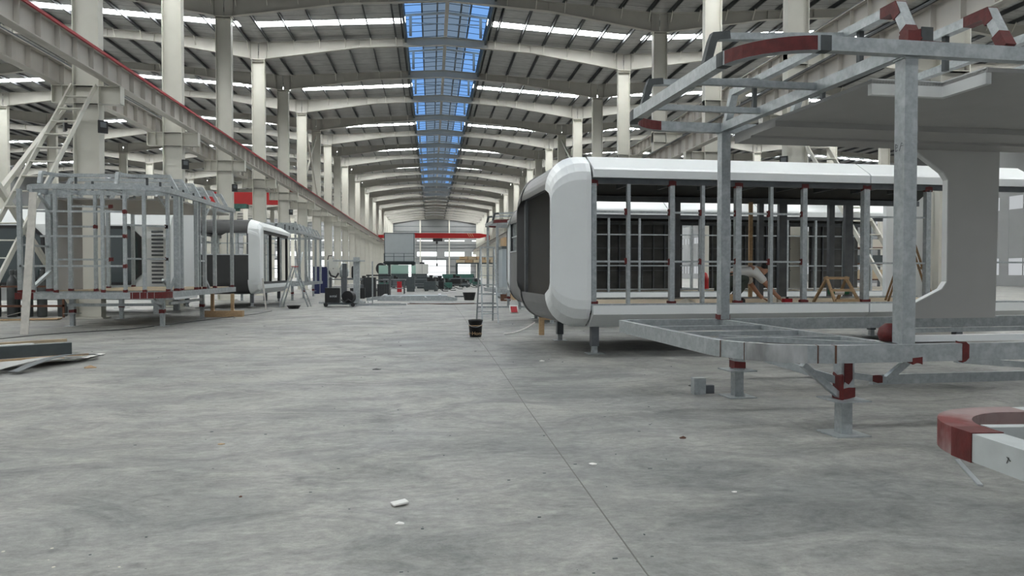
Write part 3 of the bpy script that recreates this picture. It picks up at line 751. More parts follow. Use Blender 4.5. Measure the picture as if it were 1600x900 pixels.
# left bare frame with stud walls
LW = 3.45
zf_, z_lo, z_m, z_hi = .98, 1.62, 2.38, 3.0
st = [(.05, LW - .05, .09, .1)] + [(.03, y, .07, .08) for y in (3.1, 2.54, 1.4, .86)] + [(.12, .42, .08, .08), (.75, .05, .09, .08), (1.5, .06, .14, .14), (1.5, LW - .06, .14, .14), (1.5, 2.85, .09, .1), (1.5, 2.2, .08, .08)] \
    + [(1.85, .06, .1, .1), (3.2, .06, .13, .1), (3.45, .06, .07, .1), (4.0, .06, .11, .1), (5.1, .06, .1, .1), (7.2, .06, .12, .1), (3.2, LW - .06, .1, .1), (5.2, LW - .06, .1, .1), (7.2, LW - .06, .1, .1)]
gi = [((.03, 3.1, 3.05), (.03, .86, 3.05), .05), ((.03, 2.9, 2.42), (.03, .86, 2.42), .05), ((.03, 3.4, 1.66), (.03, .86, 1.66), .05), ((1.5, 3.3, 2.75), (1.5, 2.2, 2.75), .05), ((1.5, 3.3, 1.85), (1.5, 1.8, 1.85), .05),
      ((.05, .86, 2.72), (.75, .07, 2.72), .045), ((.05, .86, 1.85), (.75, .07, 1.85), .045), ((3.2, .06, 1.85), (4.0, .06, 1.85), .05), ((3.2, .06, 2.6), (4.0, .06, 2.6), .05), ((1.5, 2.85, 3.3), (1.5, 1.8, 3.3), .05), ((.1, 3.4, 2.2), (1.5, 3.4, 2.2), .05)]
lf = bare_frame('pod_frame', 'galvanised stud frame of a pod in front of the first visible left column', (-6.95, 20.0), R(90), 7.3, LW, .14, 1.5, .85, .8,
    legs=((1.6, .5, .36), (1.9, 3.0, .36), (5.2, .5, .36), (5.2, 3.0, .36)), detail=2, studs=st, girts=gi, rafters=(1.4, 2.4, 3.4, 4.4, 5.4, 6.4), red=False)
MB().sweep(arc(.85, .85, .85, 268, 188, .9, 8), .085, .164).build('primer_patch', 'primer', lf)
MB().box((-.045, LW - .4, .82), (.04, LW + .045, .983)).build('primer_patch', 'primer', lf)
MB().bar((1.5, .2, .98), (.5, .1, 1.3), .06, .06).bar((1.5, .12, 1.35), (1.05, .12, 1.0), .07, .07).bar((1.5, .3, 3.2), (.8, .35, 3.55), .07, .07).bar((1.5, LW - .2, 3.0), (.7, LW - .2, 3.55), .07, .07).bar((.3, LW - .1, 1.0), (1.5, LW - .1, 1.55), .09, .07).bar((4.0, .1, 1.4), (4.6, .1, .98), .07, .07).bar((4.0, .1, 3.1), (4.6, .1, 3.5), .05, .05).each('knee_brace', 'galv', lf)
MB().box((1.62, .12, 3.5), (7.1, LW - .12, 3.54)).build('ceiling_board', 'board', lf)
MB().box((1.55, LW - .16, 1.0), (3.2, LW - .13, 3.5)).build('wall_board', 'board', lf)
MB().bar((.3, .3, .74), (1.6, .5, .6), .06, .07).bar((1.6, .5, .6), (1.6, 3.0, .6), .06, .08).bar((1.9, .4, .62), (5.2, .5, .62), .06, .08).bar((1.0, .5, .82), (1.6, .5, .5), .07, .06).build('lower_chord', 'galv', lf)
MB().box((1.6, .15, .985), (7.1, LW - .15, 1.0)).build('floor_deck', 'plywood', lf)
# further bare frames
lf2 = bare_frame('pod_frame', 'grey steel pod frame beyond the dark-ended pod, left of the aisle', (-6.95, 39.5), R(90), 9.0, 3.4, .1, 1.4, .6, .6, legs=((1.0, .4, .35), (4.5, .4, .35), (8.0, .4, .35), (1.0, 3.0, .35)), detail=0,
    studs=[(x, .06, .12, .12) for x in (1.2, 3.2, 4.4, 6.8, 8.8)] + [(x, 3.3, .12, .12) for x in (1.2, 4.2, 8.8)] + [(.04, y, .08, .08) for y in (.8, 1.6, 2.4, 3.2)], girts=[((.04, .8, z), (.04, 3.2, z), .05) for z in (1.7, 2.4, 3.0)], rafters=(1.2, 2.4, 3.6, 4.8, 6.0, 7.2, 8.4))
MB().bar((1.2, .1, 1.3), (.3, .1, 3.2), .06, .06).bar((3.3, .1, 1.5), (4.3, .1, 1.0), .1, .08).bar((.6, .1, 1.0), (2.4, .1, 2.6), .06, .06).each('knee_brace', 'galv', lf2)
rf4 = bare_frame('pod_frame', 'steel pod frame with red primed roof corners behind the tall aluminium stepladder', (2.55, 29.3), PR, 8.6, 3.5, 0, 1.3, .6, .65, legs=((1.0, .4, .33), (1.0, 3.1, .33), (7.5, .4, .33)), detail=1,
    studs=[(.12, .5, .1, .1), (1.3, .06, .14, .14), (1.3, 3.4, .14, .14), (.06, 2.9, .1, .1), (4.5, .06, .1, .1), (8.2, .06, .1, .1)], girts=[], rafters=(1.3, 2.5, 3.7, 4.9, 6.1))
# nearest floor ring, only its curved corner is in view
t = thing('floor_ring_frame', 'white floor frame with worn red rounded corner, nearest the camera at the right edge', 'pod frame', (2.28, 3.29, 0), R(-3))
zf = .785
MB().sweep([(5.5, 0, zf), (.42, 0, zf)] + arc(.42, -.42, .42, 90, 180, zf, 12)[1:] + [(0, -3.6, zf), (5.5, -3.6, zf)], .13, .115).build('ring_tube', 'alu_white', t)
MB().sweep([(.52, 0, zf)] + arc(.42, -.42, .42, 90, 180, zf, 14) + [(0, -.5, zf)], .134, .119).build('primer_patch', 'primer_worn', t)
MB().sweep(arc(.42, -.42, .42, 174, 180, zf, 3) + [(0, -.5, zf)], .138, .123).build('primer_patch', 'primer', t)
MB().bar((.12, -.32, zf + .02), (4.8, -.40, zf + .02), .06, .06).build('joist', 'alu_white', t); MB().bar((.07, -.62, zf + .02), (4.8, -.66, zf + .02), .06, .06).build('joist', 'alu_white', t)
MB().sweep([(5.5, 0, 3.535), (.68, 0, 3.535)] + arc(.68, -.68, .68, 90, 180, 3.535)[1:] + [(0, -3.1, 3.535)] + arc(.68, -3.1, .68, 180, 270, 3.535)[1:] + [(5.5, -3.78, 3.535)], .1, .13).build('roof_ring', 'galv', t)
MB().box((1.5, -3.7, 3.4), (5.4, -.1, 3.44)).build('ceiling_board', 'board', t)
for a, b in ((1.5, -.07), (1.5, -3.7), (5.3, -.07), (5.3, -3.7)): MB().box((a - .065, b - .07, .84), (a + .065, b + .07, 3.47)).build('post', 'galv', t)
patch(t, (.62, -.34, zf + .03), (.12, .1, .09)); patch(t, (.6, -.06, zf + .01), (.16, .02, .09))
for a, b in ((1.4, -.05), (4.6, -.05), (1.4, -3.55)): MB().box((a, b - .06, 0), (a + .12, b + .06, zf - .06)).each('leg', 'galv', t)
MB().bar((-.0675, -.71, zf + .012), (-.0675, -.70, zf - .012), .002, .002).build('chalk_mark', 'black', t)['label'] = 'small black hand-drawn mark'
MB().bar((-.0675, -.70, zf + .012), (-.0675, -.72, zf + .0), .002, .002).build('chalk_mark', 'black', t)['label'] = 'small black hand-drawn mark'
# pencilled letters on the near post
mb = MB()
px_, pz_ = 1.475, 2.62
for k, segs in enumerate(([((0, 0), (.0, .07)), ((0, .07), (.03, .05)), ((0, .03), (.03, .04)), ((0, 0), (.03, .01))], [((0.05, 0), (.08, .07)), ((.08, .07), (.1, .06)), ((.06, .04), (.1, .045))])):
    for (a, b) in segs: mb.bar((1.474, .12 - a[0], pz_ + a[1]), (1.474, .12 - b[0], pz_ + b[1]), .003, .003)
mb.build('chalk_mark', 'black', near)['label'] = 'black hand-drawn letters E F'

# ---------------------------------------------------------------- crane bridges, cabin, stairs, lamps
t = thing('overhead_crane', 'red overhead crane bridge spanning the middle bay far down the hall', 'crane', (0, 150, 0))
MB().box((-9.4, -.35, 8.35), (9.6, .35, 9.35)).prism([(9.6, -.35, 8.35), (11.2, -.35, 8.75), (11.2, -.35, 9.1), (9.6, -.35, 9.35)], (0, .7, 0)).build('bridge_beam', 'red', t)
MB().box((-10.4, -1.5, 8.35), (-9.4, 1.5, 8.9)).box((11.0, -1.5, 7.98), (11.6, 1.5, 8.9)).build('end_truck', 'red', t)
MB().box((.3, -.6, 7.7), (2.2, .2, 8.3)).box((.9, -.2, 7.2), (1.3, .0, 7.7)).build('hoist', 'black', t)
MB().cyl((1.1, -.1, 3.2), (1.1, -.1, 7.2), .04).box((.95, -.2, 2.7), (1.25, 0, 3.3)).build('hook_and_chain', 'black', t)
for a in (7.2, 7.6, 8.0): MB().prism([(a, -.36, 9.3), (a + .12, -.36, 9.3), (a + .5, -.36, 8.6), (a + .38, -.36, 8.6)], (0, .005, 0)).build('yellow_stripe', 'wood', t)
t = thing('overhead_crane', 'red overhead crane bridge in the left side bay, seen between columns', 'crane', (0, 66, 0))
MB().box((-19.2, -.3, 7.3), (-12.1, .3, 8.34)).build('bridge_beam', 'red', t)
MB().box((-12.15, -1.6, 8.34), (-11.7, 1.6, 8.75)).build('end_truck', 'red', t)
MB().box((-16.8, -.9, 6.95), (-15.6, .1, 7.3)).cyl((-16.9, -.5, 6.9), (-16.2, -.5, 6.9), .2).build('hoist', 'teal', t)
t = thing('control_cabin', 'pale grey box cabin raised on a dark steel stand left of the far aisle', 'cabin', (-5.35, 86, 0))
MB().box((0, 0, 2.75), (3.4, 3.2, 6.0)).build('cabin_box', 'cabin', t)
mb = MB()
for x in (.0, 3.34): mb.box((x, -.04, 2.75), (x + .08, .0, 6.0))
mb.box((0, -.04, 5.94), (3.42, 0, 6.02)).box((0, -.04, 2.7), (3.42, 0, 2.78)).build('corner_trim', 'dark_grey', t)
mb = MB()
for x in (.0, 1.1, 2.25, 3.4): mb.cyl((x, -.5, 2.75), (x, -.5, 3.65), .03, n=6)
for z in (3.3, 3.65): mb.cyl((0, -.5, z), (3.4, -.5, z), .025, n=6)
mb.box((0, -.6, 2.66), (3.4, 0, 2.72)).build('railing', 'dark_grey', t)
MB().box((-.1, -.1, 2.4), (3.5, .2, 2.7)).box((-.1, 3.0, 2.4), (3.5, 3.3, 2.7)).build('stand_beam', 'dark_grey', t)
for x, y in ((.3, 0), (3.1, 0), (.3, 3.05), (3.1, 3.05)): MB().box((x, y, 0), (x + .25, y + .2, 2.4)).each('leg', 'dark_grey', t)
for i, (x, yt, zt2) in enumerate(((XL + .02, NY(3) - .35, 7.45), (XR - .02, NY(3) - .35, 7.0))):
    s = 1 if i == 0 else -1
    t = thing('access_stair', 'cream steel stair rising to the crane corbel of the %s column' % ('left near' if i == 0 else 'right'), 'stair', (x, yt, 0))
    D = Vector((0, -6.7, -zt2)); w2 = .36
    for a in (-w2, w2): MB().bar((a, 0, zt2), (a, D.y, .0), .05, .15).build('stringer', 'cream', t)
    nn = 16; st_me = None
    for k in range(1, nn):
        f = k / nn
        if st_me is None: o = MB().box((-w2, -.12, -.015), (w2, .12, .015)).build('tread', 'cream', t); st_me = o.data
        else: o = bpy.data.objects.new('tread', st_me); C.objects.link(o); o.parent = t
        o.location = (0, D.y * f, zt2 + D.z * f)
def floodlight(x, y, z, rz, lab):
    t = thing('floodlight', lab, 'lamp', (x, y, z), rz)
    MB().box((0, -.02, -.03), (.2, .02, .03)).build('bracket', 'black', t)
    MB().bar((.25, 0, -.2), (.25, 0, .2), .28, .08, up=(1, 0, -.2)).build('housing', 'black', t)
    MB().box((.292, -.09, -.02), (.296, .09, .15)).build('lens', 'galv_dark', t)
floodlight(XL + .40, NY(3) - .1, 6.15, R(-50), 'black floodlight on the right side of the nearest visible left column')
floodlight(XL - .40, NY(3) - .1, 6.2, R(215), 'black floodlight on the left side of the nearest visible left column')
floodlight(XL + .40, NY(4) - .1, 6.1, R(-50), 'black floodlight on the second visible left column')
floodlight(XL + .40, NY(5) - .1, 6.0, R(-50), 'black floodlight on the left column before the red crane')
floodlight(XL + .40, NY(7) - .1, 6.0, R(-50), 'black floodlight far along the left columns')
floodlight(XR - .40, NY(3) - .1, 5.4, R(230), 'black floodlight on the right column above the large pod')

def text_mesh(name, fc):
    tmp = bpy.data.objects.new('tmp', fc); C.objects.link(tmp)
    me = bpy.data.meshes.new_from_object(tmp.evaluated_get(bpy.context.evaluated_depsgraph_get())); bpy.data.objects.remove(tmp)
    me.name = name; me.materials.clear(); o = bpy.data.objects.new(name, me); C.objects.link(o); return o
# ---------------------------------------------------------------- smaller things
def stepladder(x, y, h, w_, lab, rz=0, spread=.55, rungs=8, mt='galv', name='stepladder', tw=.045, both=True, red=False):
    t = thing(name, lab, 'ladder', (x, y, 0), rz)
    for s in (-1, 1):
        MB().bar((s * w_ / 2, -spread, 0), (s * w_ * .42, 0, h), tw, tw * .6).build('rail', mt, t)
        MB().bar((s * w_ / 2 * 1.05, spread, 0), (s * w_ * .42, .05, h), tw, tw * .6).build('rear_rail', mt, t)
    for k in range(1, rungs + 1):
        f = k / (rungs + 1); ww = w_ / 2 * (1 - .16 * f)
        MB().box((-ww, -spread * (1 - f) - .04, h * f - .012), (ww, -spread * (1 - f) + .04, h * f + .012)).build('rung', mt, t)
        if both: MB().cyl((-ww, spread * (1 - f) + .02, h * f), (ww, spread * (1 - f) + .02, h * f), .014, n=6).build('rear_rung', mt, t)
    MB().box((-w_ * .45, -.08, h - .02), (w_ * .45, .1, h + .02)).build('top_cap', 'red' if red else mt, t)
    return t
stepladder(1.68, 22.4, 2.25, .48, 'tall aluminium stepladder standing in the aisle behind the black bucket', R(4), .6, 7)
t = stepladder(-5.9, 33.2, 1.75, .5, 'aluminium step ladder with red top beside the glazed pod', R(84), .62, 5, tw=.07, both=False, red=True)
t = thing('bucket', 'black paint bucket with gold band and lettering on the concrete floor', 'bucket', (1.02, 17.3, 0), R(-5))
MB().lathe((0, 0, 0), [(.135, 0), (.165, .36), (.172, .36), (.172, .39), (.165, .40), (.155, .40), (.13, .03)], 24).build('bucket_body', 'black', t, smooth=True)
MB().lathe((0, 0, 0), [(.1615, .255), (.1632, .275)], 24).build('gold_band', 'wood', t)
h = []
for k in range(13): a = math.pi * k / 12; h.append((.17 * math.cos(a), -.06 - .10 * math.sin(a), .36 - .13 * math.sin(a)))
MB().tube(h, .004, 6).build('handle', 'alu', t)
fc = bpy.data.curves.new('lettering', 'FONT'); fc.body = 'r·Hom'; fc.size = .115; fc.extrude = .002; fc.align_x = 'CENTER'
fo = text_mesh('lettering', fc); fo.parent = t; fo.location = (.0, -.157, .05); fo.rotation_euler = (R(86), 0, 0); fo.data.materials.append(M['wood'])
# dark tub beyond the ladder, small things on the right of the aisle
t = thing('plastic_tub', 'black plastic tub lying beside the tall stepladder', 'tub', (2.02, 40, 0))
MB().lathe((0, 0, 0), [(.26, 0), (.36, .42), (.38, .42), (.34, .40), (.24, .03)], 16).build('tub_body', 'black', t)
t = thing('red_sign_board', 'small red and white board leaning under the grey pod', 'sign', (3.0, 26.9, 0), R(10)); t.scale = (.6, .6, .6)
MB().bar((0, 0, 0), (.02, .25, .5), .55, .02, up=(0, -1, .5)).build('board', 'paper', t); MB().bar((0, -.03, .07), (.01, .19, .42), .4, .02, up=(0, -1, .5)).build('red_field', 'rail_red', t)
# wooden prop and white hose under the large pod
t = thing('wooden_prop', 'wooden post propping the end of the large white pod', 'prop', (2.62, 17.6, 0))
MB().box((-.06, -.05, 0), (.06, .05, .52)).build('post', 'wood', t); MB().box((.06, -.04, .36), (.5, .04, .48)).build('arm', 'wood', t)
tag(MB().tube([(1.75 + .09 * k, 17.9 - .03 * k, .012 + .0045 * k * k) for k in range(9)], .016, 8).build('hose', 'paper', smooth=True), 'white hose curling on the floor beside the wooden prop', 'hose')
t = thing('timber_crib', 'small stack of timber blocks under the far end of the left stud frame', 'timber', (-7.1, 26.0, 0))
MB().box((-.55, -.15, 0), (.75, .15, .2)).build('block', 'wood', t); MB().box((-.3, -.04, .2), (-.2, .06, .78)).build('upright', 'wood', t); MB().box((.35, -.04, .2), (.45, .06, .78)).build('upright', 'wood', t)
# plank leaning against the left frame, lumber pile
tag(MB().bar((-9.74, 19.0, .0), (-9.88, 19.78, 3.5), .18, .035, up=(0, -1, .2)).build('plank', 'pale_wood'), 'long pale plank leaning against the left stud frame', 'plank')
lum = [
 ('steel_channel', 'dark_grey', (-9.6, 10.9), (-6.3, 13.78), .12, .20, .07, 'grey steel channel on top of the timber pile at the left edge'),
 ('timber_batten', 'wood', (-9.6, 10.8), (-6.35, 13.62), .14, .06, .0, 'timber bearer under the grey channel at the left edge'),
 ('white_board', 'board_light', (-8.8, 11.65), (-6.75, 13.45), .12, .02, .272, 'white strip of board lying on the grey channel'),
 ('timber_batten', 'plywood', (-9.5, 11.3), (-6.45, 13.95), .07, .05, .272, 'pale timber batten lying along the grey channel'),
 ('timber_batten', 'wood', (-6.6, 13.75), (-6.1, 14.0), .05, .03, .02, 'short timber offcut poking out behind the pile'),
]
for nm, mt, a, b, w_, hh, z, lab in lum:
    tag(MB().bar((a[0], a[1], z + hh / 2), (b[0], b[1], z + hh / 2), w_, hh).build(nm, mt), lab, nm.split('_')[-1])
for k, (a, b, w_, lab) in enumerate((((-7.5, 10.4), (-6.15, 13.3), .42, 'wide bent grey metal strip lying nearest in the scrap'), ((-6.5, 11.3), (-5.95, 13.5), .26, 'second bent grey metal strip of the scrap by the pile'),
                        ((-6.1, 11.6), (-5.75, 13.6), .16, 'narrow dark metal strip at the right of the scrap'), ((-9.9, 13.6), (-7.2, 14.6), .3, 'grey metal sheet lying behind the timber pile'), ((-9.8, 13.1), (-7.6, 14.0), .2, 'dark curved metal sheet between channel and rear sheet'))):
    A = Vector((a[0], a[1], 0)); B = Vector((b[0], b[1], 0)); pts = []
    for i in range(9):
        f = i / 8; p = A.lerp(B, f); pts.append((p.x, p.y, .015 + .012 * k + .07 * math.sin(math.pi * f) * (1 + .3 * k) + .02 * f))
    tag(MB().sweep(pts, w_, .006).build('metal_strip', ('board', 'board', 'galv_dark', 'galv_dark', 'dark_grey')[k]), lab, 'metal strip')
tag(MB().sweep([(-6.0, 13.2, .006), (-5.95, 13.6, .03), (-6.0, 14.1, .012), (-6.02, 14.35, .006)], .12, .006).build('film_scrap', 'paper'), 'white plastic film scrap at the tip of the metal strips', 'film')
# debris on the floor
def crumple(name, x, y, s, mt, lab, cat, hz=.3, n=7, flat=.35):
    rnd = random.Random(int(abs(x * 77 + y * 31) * 10)); vs = []; ring = []
    for k in range(n): a = 2 * math.pi * k / n; r_ = s * rnd.uniform(.6, 1.1); ring.append((x + r_ * math.cos(a), y + r_ * .8 * math.sin(a), .003 + s * flat * rnd.uniform(0, hz)))
    vs = ring + [(x, y, s * flat)] + [(p[0], p[1], 0) for p in ring]
    fs = [(i, (i + 1) % n, n) for i in range(n)] + [(n + 1 + i, n + 1 + (i + 1) % n, (i + 1) % n, i) for i in range(n)]
    return tag(MB().add(vs, fs).build(name, mt), lab, cat)
tag(MB().bar((-.255, 4.79, .012), (-.16, 4.83, .02), .075, .012).build('paper_packet', 'paper', bevel=.003), 'crumpled white packet nearest the camera on the floor, left of centre', 'litter')
crumple('paper_scrap', -.19, 4.45, .035, 'paper', 'small white scrap of paper just before the white packet', 'litter')
crumple('paper_scrap', 1.25, 5.68, .035, 'paper', 'white paper scrap right of the floor joint', 'litter')
crumple('stone', 2.26, 6.48, .035, 'rust', 'small brown lump on the floor before the near frame', 'litter', flat=.6)
crumple('paper_scrap', 2.05, 4.85, .022, 'paper', 'tiny pale scrap on the floor below the near frame', 'litter')
crumple('wood_chip', -5.32, 12.27, .09, 'wood', 'orange wood chip lying right of the scrap pile', 'litter', flat=.5)
crumple('glove', 3.45, 9.47, .09, 'black', 'dark crumpled rag under the near frame', 'rag', flat=.35)
crumple('stone', -1.27, 5.1, .014, 'rust', 'tiny brown pebble on the left foreground floor', 'litter', flat=.7)
crumple('twig_scrap', -1.83, 6.69, .035, 'wood', 'small tan splinter on the left part of the floor', 'litter', flat=.2)
crumple('rag', -.85, 11.6, .09, 'black', 'dark flattened rag in the middle of the aisle floor', 'rag', flat=.2)
crumple('paper_scrap', 1.85, 12.4, .05, 'paper', 'white scrap on the floor below the bucket', 'litter')
tag(MB().bar((4.16, 5.47, .008), (3.82, 4.79, .008), .035, .012).build('metal_offcut', 'alu'), 'pale metal offcut lying below the red-cornered ring', 'offcut')
rnd = random.Random(5); mb = MB()
for k in range(34):
    x, y = rnd.gauss(-2.2, .22), rnd.gauss(3.75, .22); r_ = rnd.uniform(.003, .011)
    mb.cyl((x, y, .0), (x, y, .0015), r_, n=7)
tag(mb.build('paint_specks', 'foam'), 'pale paint specks dropped on the floor at the lower left', 'paint specks', kind='stuff')
rnd = random.Random(3)
mb = MB()
for k in range(140):
    y = 3.6 + 24 * rnd.random() ** 1.4; x = rnd.uniform(-.45, .42) * y
    s = rnd.uniform(.002, .007) * (1 + y / 8)
    mb.box((x, y, .0), (x + s * rnd.uniform(.6, 3), y + s * rnd.uniform(.5, 1.5), s * .3))
tag(mb.build('floor_grit', 'dark_grey'), 'dark grit and crumbs scattered over the concrete floor', 'grit', kind='stuff')
tag(MB().tube([(-9.63, 17.78, .008), (-9.30, 18.77, .008), (-8.97, 19.29, .008), (-7.91, 20.40, .008), (-7.20, 23.36, .008), (-6.25, 27.40, .008), (-6.15, 29.60, .008)], .011, 6).build('cable', 'black'), 'thin dark cable running over the floor in front of the left stud frame', 'cable')
tag(MB().tube([(-1.05, 36.21, .01), (0.47, 34.62, .01), (1.83, 35.17, .01), (3.10, 35.76, .01)], .014, 6).build('cable', 'black'), 'dark cable crossing the aisle floor towards the tall stepladder', 'cable')
# short tube stub beside the near frame's second leg
t = thing('tube_stub', 'short square tube offcut standing beside the rear leg of the near frame', 'offcut', (3.28, 8.85, 0))
MB().box((-.08, -.06, 0), (.07, .06, .2)).build('stub', 'galv', t); MB().box((.07, .0, 0), (.2, .08, .1)).build('stub_side', 'galv_dark', t)
# grinder / red helmet behind the near post
t = thing('welding_helmet', 'red and black welding helmet on the floor frame behind the near post', 'helmet', (4.36, 6.66, .845), R(20)); t.scale = (.72, .72, .72)
MB().lathe((0, 0, 0), [(.13, 0), (.16, .08), (.14, .17), (.07, .23), (.0, .235)], 16).build('helmet_shell', 'primer', t, smooth=True)
MB().box((-.13, -.17, .06), (.05, -.12, .16)).build('visor', 'black', t)

# things inside the large pod
def P2(x, y): # local pod2 -> world
    c, s_ = math.cos(PR), math.sin(PR); return (2.1 + x * c - y * s_, 13.0 + x * s_ + y * c)
def sawhorse(x, y, z, w_, h, lab, rz, mt='wood', sp=.28):
    t = thing('sawhorse', lab, 'trestle', (x, y, z), rz)
    for s in (-1, 1):
        MB().bar((s * w_ / 2, -sp, 0), (s * w_ / 2 * .8, .02, h), .05, .04).each('leg', mt, t)
        MB().bar((s * w_ / 2, sp, 0), (s * w_ / 2 * .8, -.02, h), .05, .04).each('leg', mt, t)
    MB().box((-w_ / 2, -.04, h - .05), (w_ / 2, .04, h)).build('top_bar', mt, t)
    MB().box((-w_ / 2, -sp - .02, .03), (w_ / 2, -sp + .03, .09)).box((-w_ / 2 * .9, -sp * .5 - .02, h * .45), (w_ / 2 * .9, -sp * .5 + .02, h * .45 + .05)).build('cross_rail', mt, t)
    return t
x, y = P2(5.95, .62)
sawhorse(x, y, .89, .5, .52, 'low wooden trestle on the floor of the large open pod', R(0), 'wood', .42)
x, y = P2(8.05, 1.25)
sawhorse(x, y, .89, .62, 1.5, 'tall aged wooden A-frame trestle at the right inside the large pod', R(62), 'old_wood', .42)
x, y = P2(3.75, .8)
tag(MB().box((x - .15, y - .1, .89), (x + .12, y + .12, 1.07)).build('cardboard_box', 'wood'), 'small cardboard box on the pod floor beside the crouching person', 'box')
x, y = P2(4.85, 1.2)
for k in range(3):
    tag(MB().box((x + .13 * k, y - .06, .89), (x + .13 * k + .11, y + .06, .99)).build('white_block', 'foam'), 'pale block in front of the crouching person, %s of three' % ('left', 'middle', 'right')[k], 'block', 'pale blocks on the pod floor')
x, y = P2(2.9, .9)
crumple_o = crumple('cloth_bag', 0, 0, .2, 'foam', 'crumpled cream bag on the pod floor left of the crouching person', 'bag', flat=.5); crumple_o.location = (x, y, .89)
x, y = P2(4.8, .55)
t = thing('red_toolbox', 'small red tool lying on the pod floor', 'tool', (x, y - .1, .89)); MB().box((-.08, -.06, 0), (.08, .06, .1)).build('case', 'rail_red', t); MB().box((-.02, -.02, .1), (.02, .02, .13)).build('handle', 'black', t)
x, y = P2(5.95, .3)
t = thing('wrapped_roll', 'green and white wrapped roll lying in the low wooden trestle', 'roll', (x, y + .28, 1.06))
MB().cyl((-.2, 0, .05), (.2, 0, .05), .055).build('roll_body', 'green', t); MB().cyl((-.1, 0, .05), (.1, 0, .05), .058).build('label_sleeve', 'paper', t)
x, y = P2(5.35, 3.0)
tag(MB().box((x - .04, y - .03, .93), (x + .04, y + .03, 3.1)).build('timber_post', 'wood'), 'upright timber batten standing inside the large pod', 'batten')

# crouching person
def skin_obj(name, verts, edges, radii, mt, parent=None, root=0, sub=2):
    me = bpy.data.meshes.new(name); me.from_pydata(verts, edges, []); me.update()
    o = bpy.data.objects.new(name, me); C.objects.link(o)
    sk = o.modifiers.new('skin', 'SKIN'); sk.use_smooth_shade = True
    for i, r_ in enumerate(radii):
        v = me.skin_vertices[0].data[i]; v.radius = (r_, r_) if not isinstance(r_, tuple) else r_; v.use_root = (i == root)
    ss = o.modifiers.new('sub', 'SUBSURF'); ss.levels = sub; ss.render_levels = sub
    o.data.materials.append(M[mt])
    if parent: o.parent = parent
    return o
x, y = P2(4.0, 1.35)
t = thing('person', 'person in a white shirt bending down to the pod floor, arm reaching right', 'person', (x, y, .89), 0); t.scale = (1.3, 1.3, 1.3)
# x right, y away, z up ; hips at left, torso leaning to the right
V = [(-.05, 0, .34), (.12, 0, .44), (.32, 0, .52), (.42, 0, .50), (.50, -.02, .50), (.57, -.04, .49), (.60, -.05, .44),   # pelvis, belly, chest, neck base, neck, head
     (.36, -.19, .48), (.50, -.26, .30), (.66, -.28, .12), (.73, -.28, .06),        # near arm
     (.36, .19, .48), (.48, .24, .28), (.62, .22, .10), (.68, .22, .05),             # far arm
     (-.02, -.12, .32), (.26, -.16, .38), (.02, -.15, .07), (.14, -.15, .03),        # near leg: hip, knee, ankle, toe
     (-.02, .12, .32), (.22, .17, .36), (-.04, .15, .07), (.08, .15, .03)]
E_ = [(0, 1), (1, 2), (2, 3), (3, 4), (4, 5), (5, 6), (2, 7), (7, 8), (8, 9), (9, 10), (2, 11), (11, 12), (12, 13), (13, 14), (0, 15), (15, 16), (16, 17), (17, 18), (0, 19), (19, 20), (20, 21), (21, 22)]
Rr = [.13, .12, .13, .08, .055, .095, .085, .06, .045, .032, .035, .06, .045, .032, .035, .09, .07, .045, .04, .09, .07, .045, .04]
skin_obj('body', V, E_, Rr, 'skin', t)
skin_obj('shirt', [V[0], V[1], V[2], V[3], V[7], V[8], V[11], V[12]], [(0, 1), (1, 2), (2, 3), (2, 4), (4, 5), (2, 6), (6, 7)], [.135, .14, .15, .09, .075, .065, .075, .065], 'shirt', t)
skin_obj('trousers', [V[0], V[15], V[16], V[17], V[19], V[20], V[21]], [(0, 1), (1, 2), (2, 3), (0, 4), (4, 5), (5, 6)], [.145, .1, .085, .06, .1, .085, .06], 'trousers', t)
skin_obj('hair', [(.53, -.02, .55), (.58, -.04, .565), (.64, -.05, .52)], [(0, 1), (1, 2)], [.07, .085, .06], 'hair', t)
for k in range(5):
    a = -.30 + .015 * k
    pts = [(.75, a, .055), (.79, a, .035 + .004 * (k % 2)), (.815, a, .012)] if k < 4 else [(.73, -.245, .06), (.76, -.23, .04), (.775, -.225, .02)]
    MB().tube(pts, .008, 6).build('finger', 'skin', t, smooth=True)
for k in range(5):
    a = .20 + .015 * k
    MB().tube([(.70, a, .05), (.735, a, .03), (.76, a, .012)], .008, 6).build('finger', 'skin', t, smooth=True)
MB().lathe((.16, -.15, 0), [(.05, 0), (.055, .05), (.03, .07)], 10).box((-.05, -.2, 0), (.2, -.1, .05)).build('shoe', 'black', t)
MB().box((-.1, .1, 0), (.15, .2, .05)).build('shoe', 'black', t)

# gas cylinders at the left edge
def cylinder(x, y, lab, mt='cyl', h=1.35, r_=.15):
    t = thing('gas_cylinder', lab, 'gas cylinder', (x, y, 0), group='gas cylinders behind the left frame')
    MB().lathe((0, 0, 0), [(r_ * .9, 0), (r_, .04), (r_, h - .2), (r_ * .85, h - .09), (r_ * .45, h), (.05, h + .02), (.05, h + .08)], 16).build('cylinder_body', mt, t, smooth=True)
    MB().lathe((0, 0, h + .08), [(.07, 0), (.07, .14), (.05, .16)], 12).build('valve_cap', mt, t)
    return t
for k, (x, y) in enumerate(((-14.35, 26.3), (-13.95, 26.5), (-13.45, 26.5), (-13.05, 26.6), (-12.5, 26.8), (-14.1, 27.0), (-13.3, 27.1))):
    cylinder(x, y, 'dark grey gas cylinder, %s in the cluster behind the left frame' % (ORD[k + 1] + ' from the left' if k < 5 else ('rear left' if k == 5 else 'rear right')))
t = thing('cylinder_rack', 'rusty steel rails holding the gas cylinders', 'rack', (-14.8, 26.05, 0))
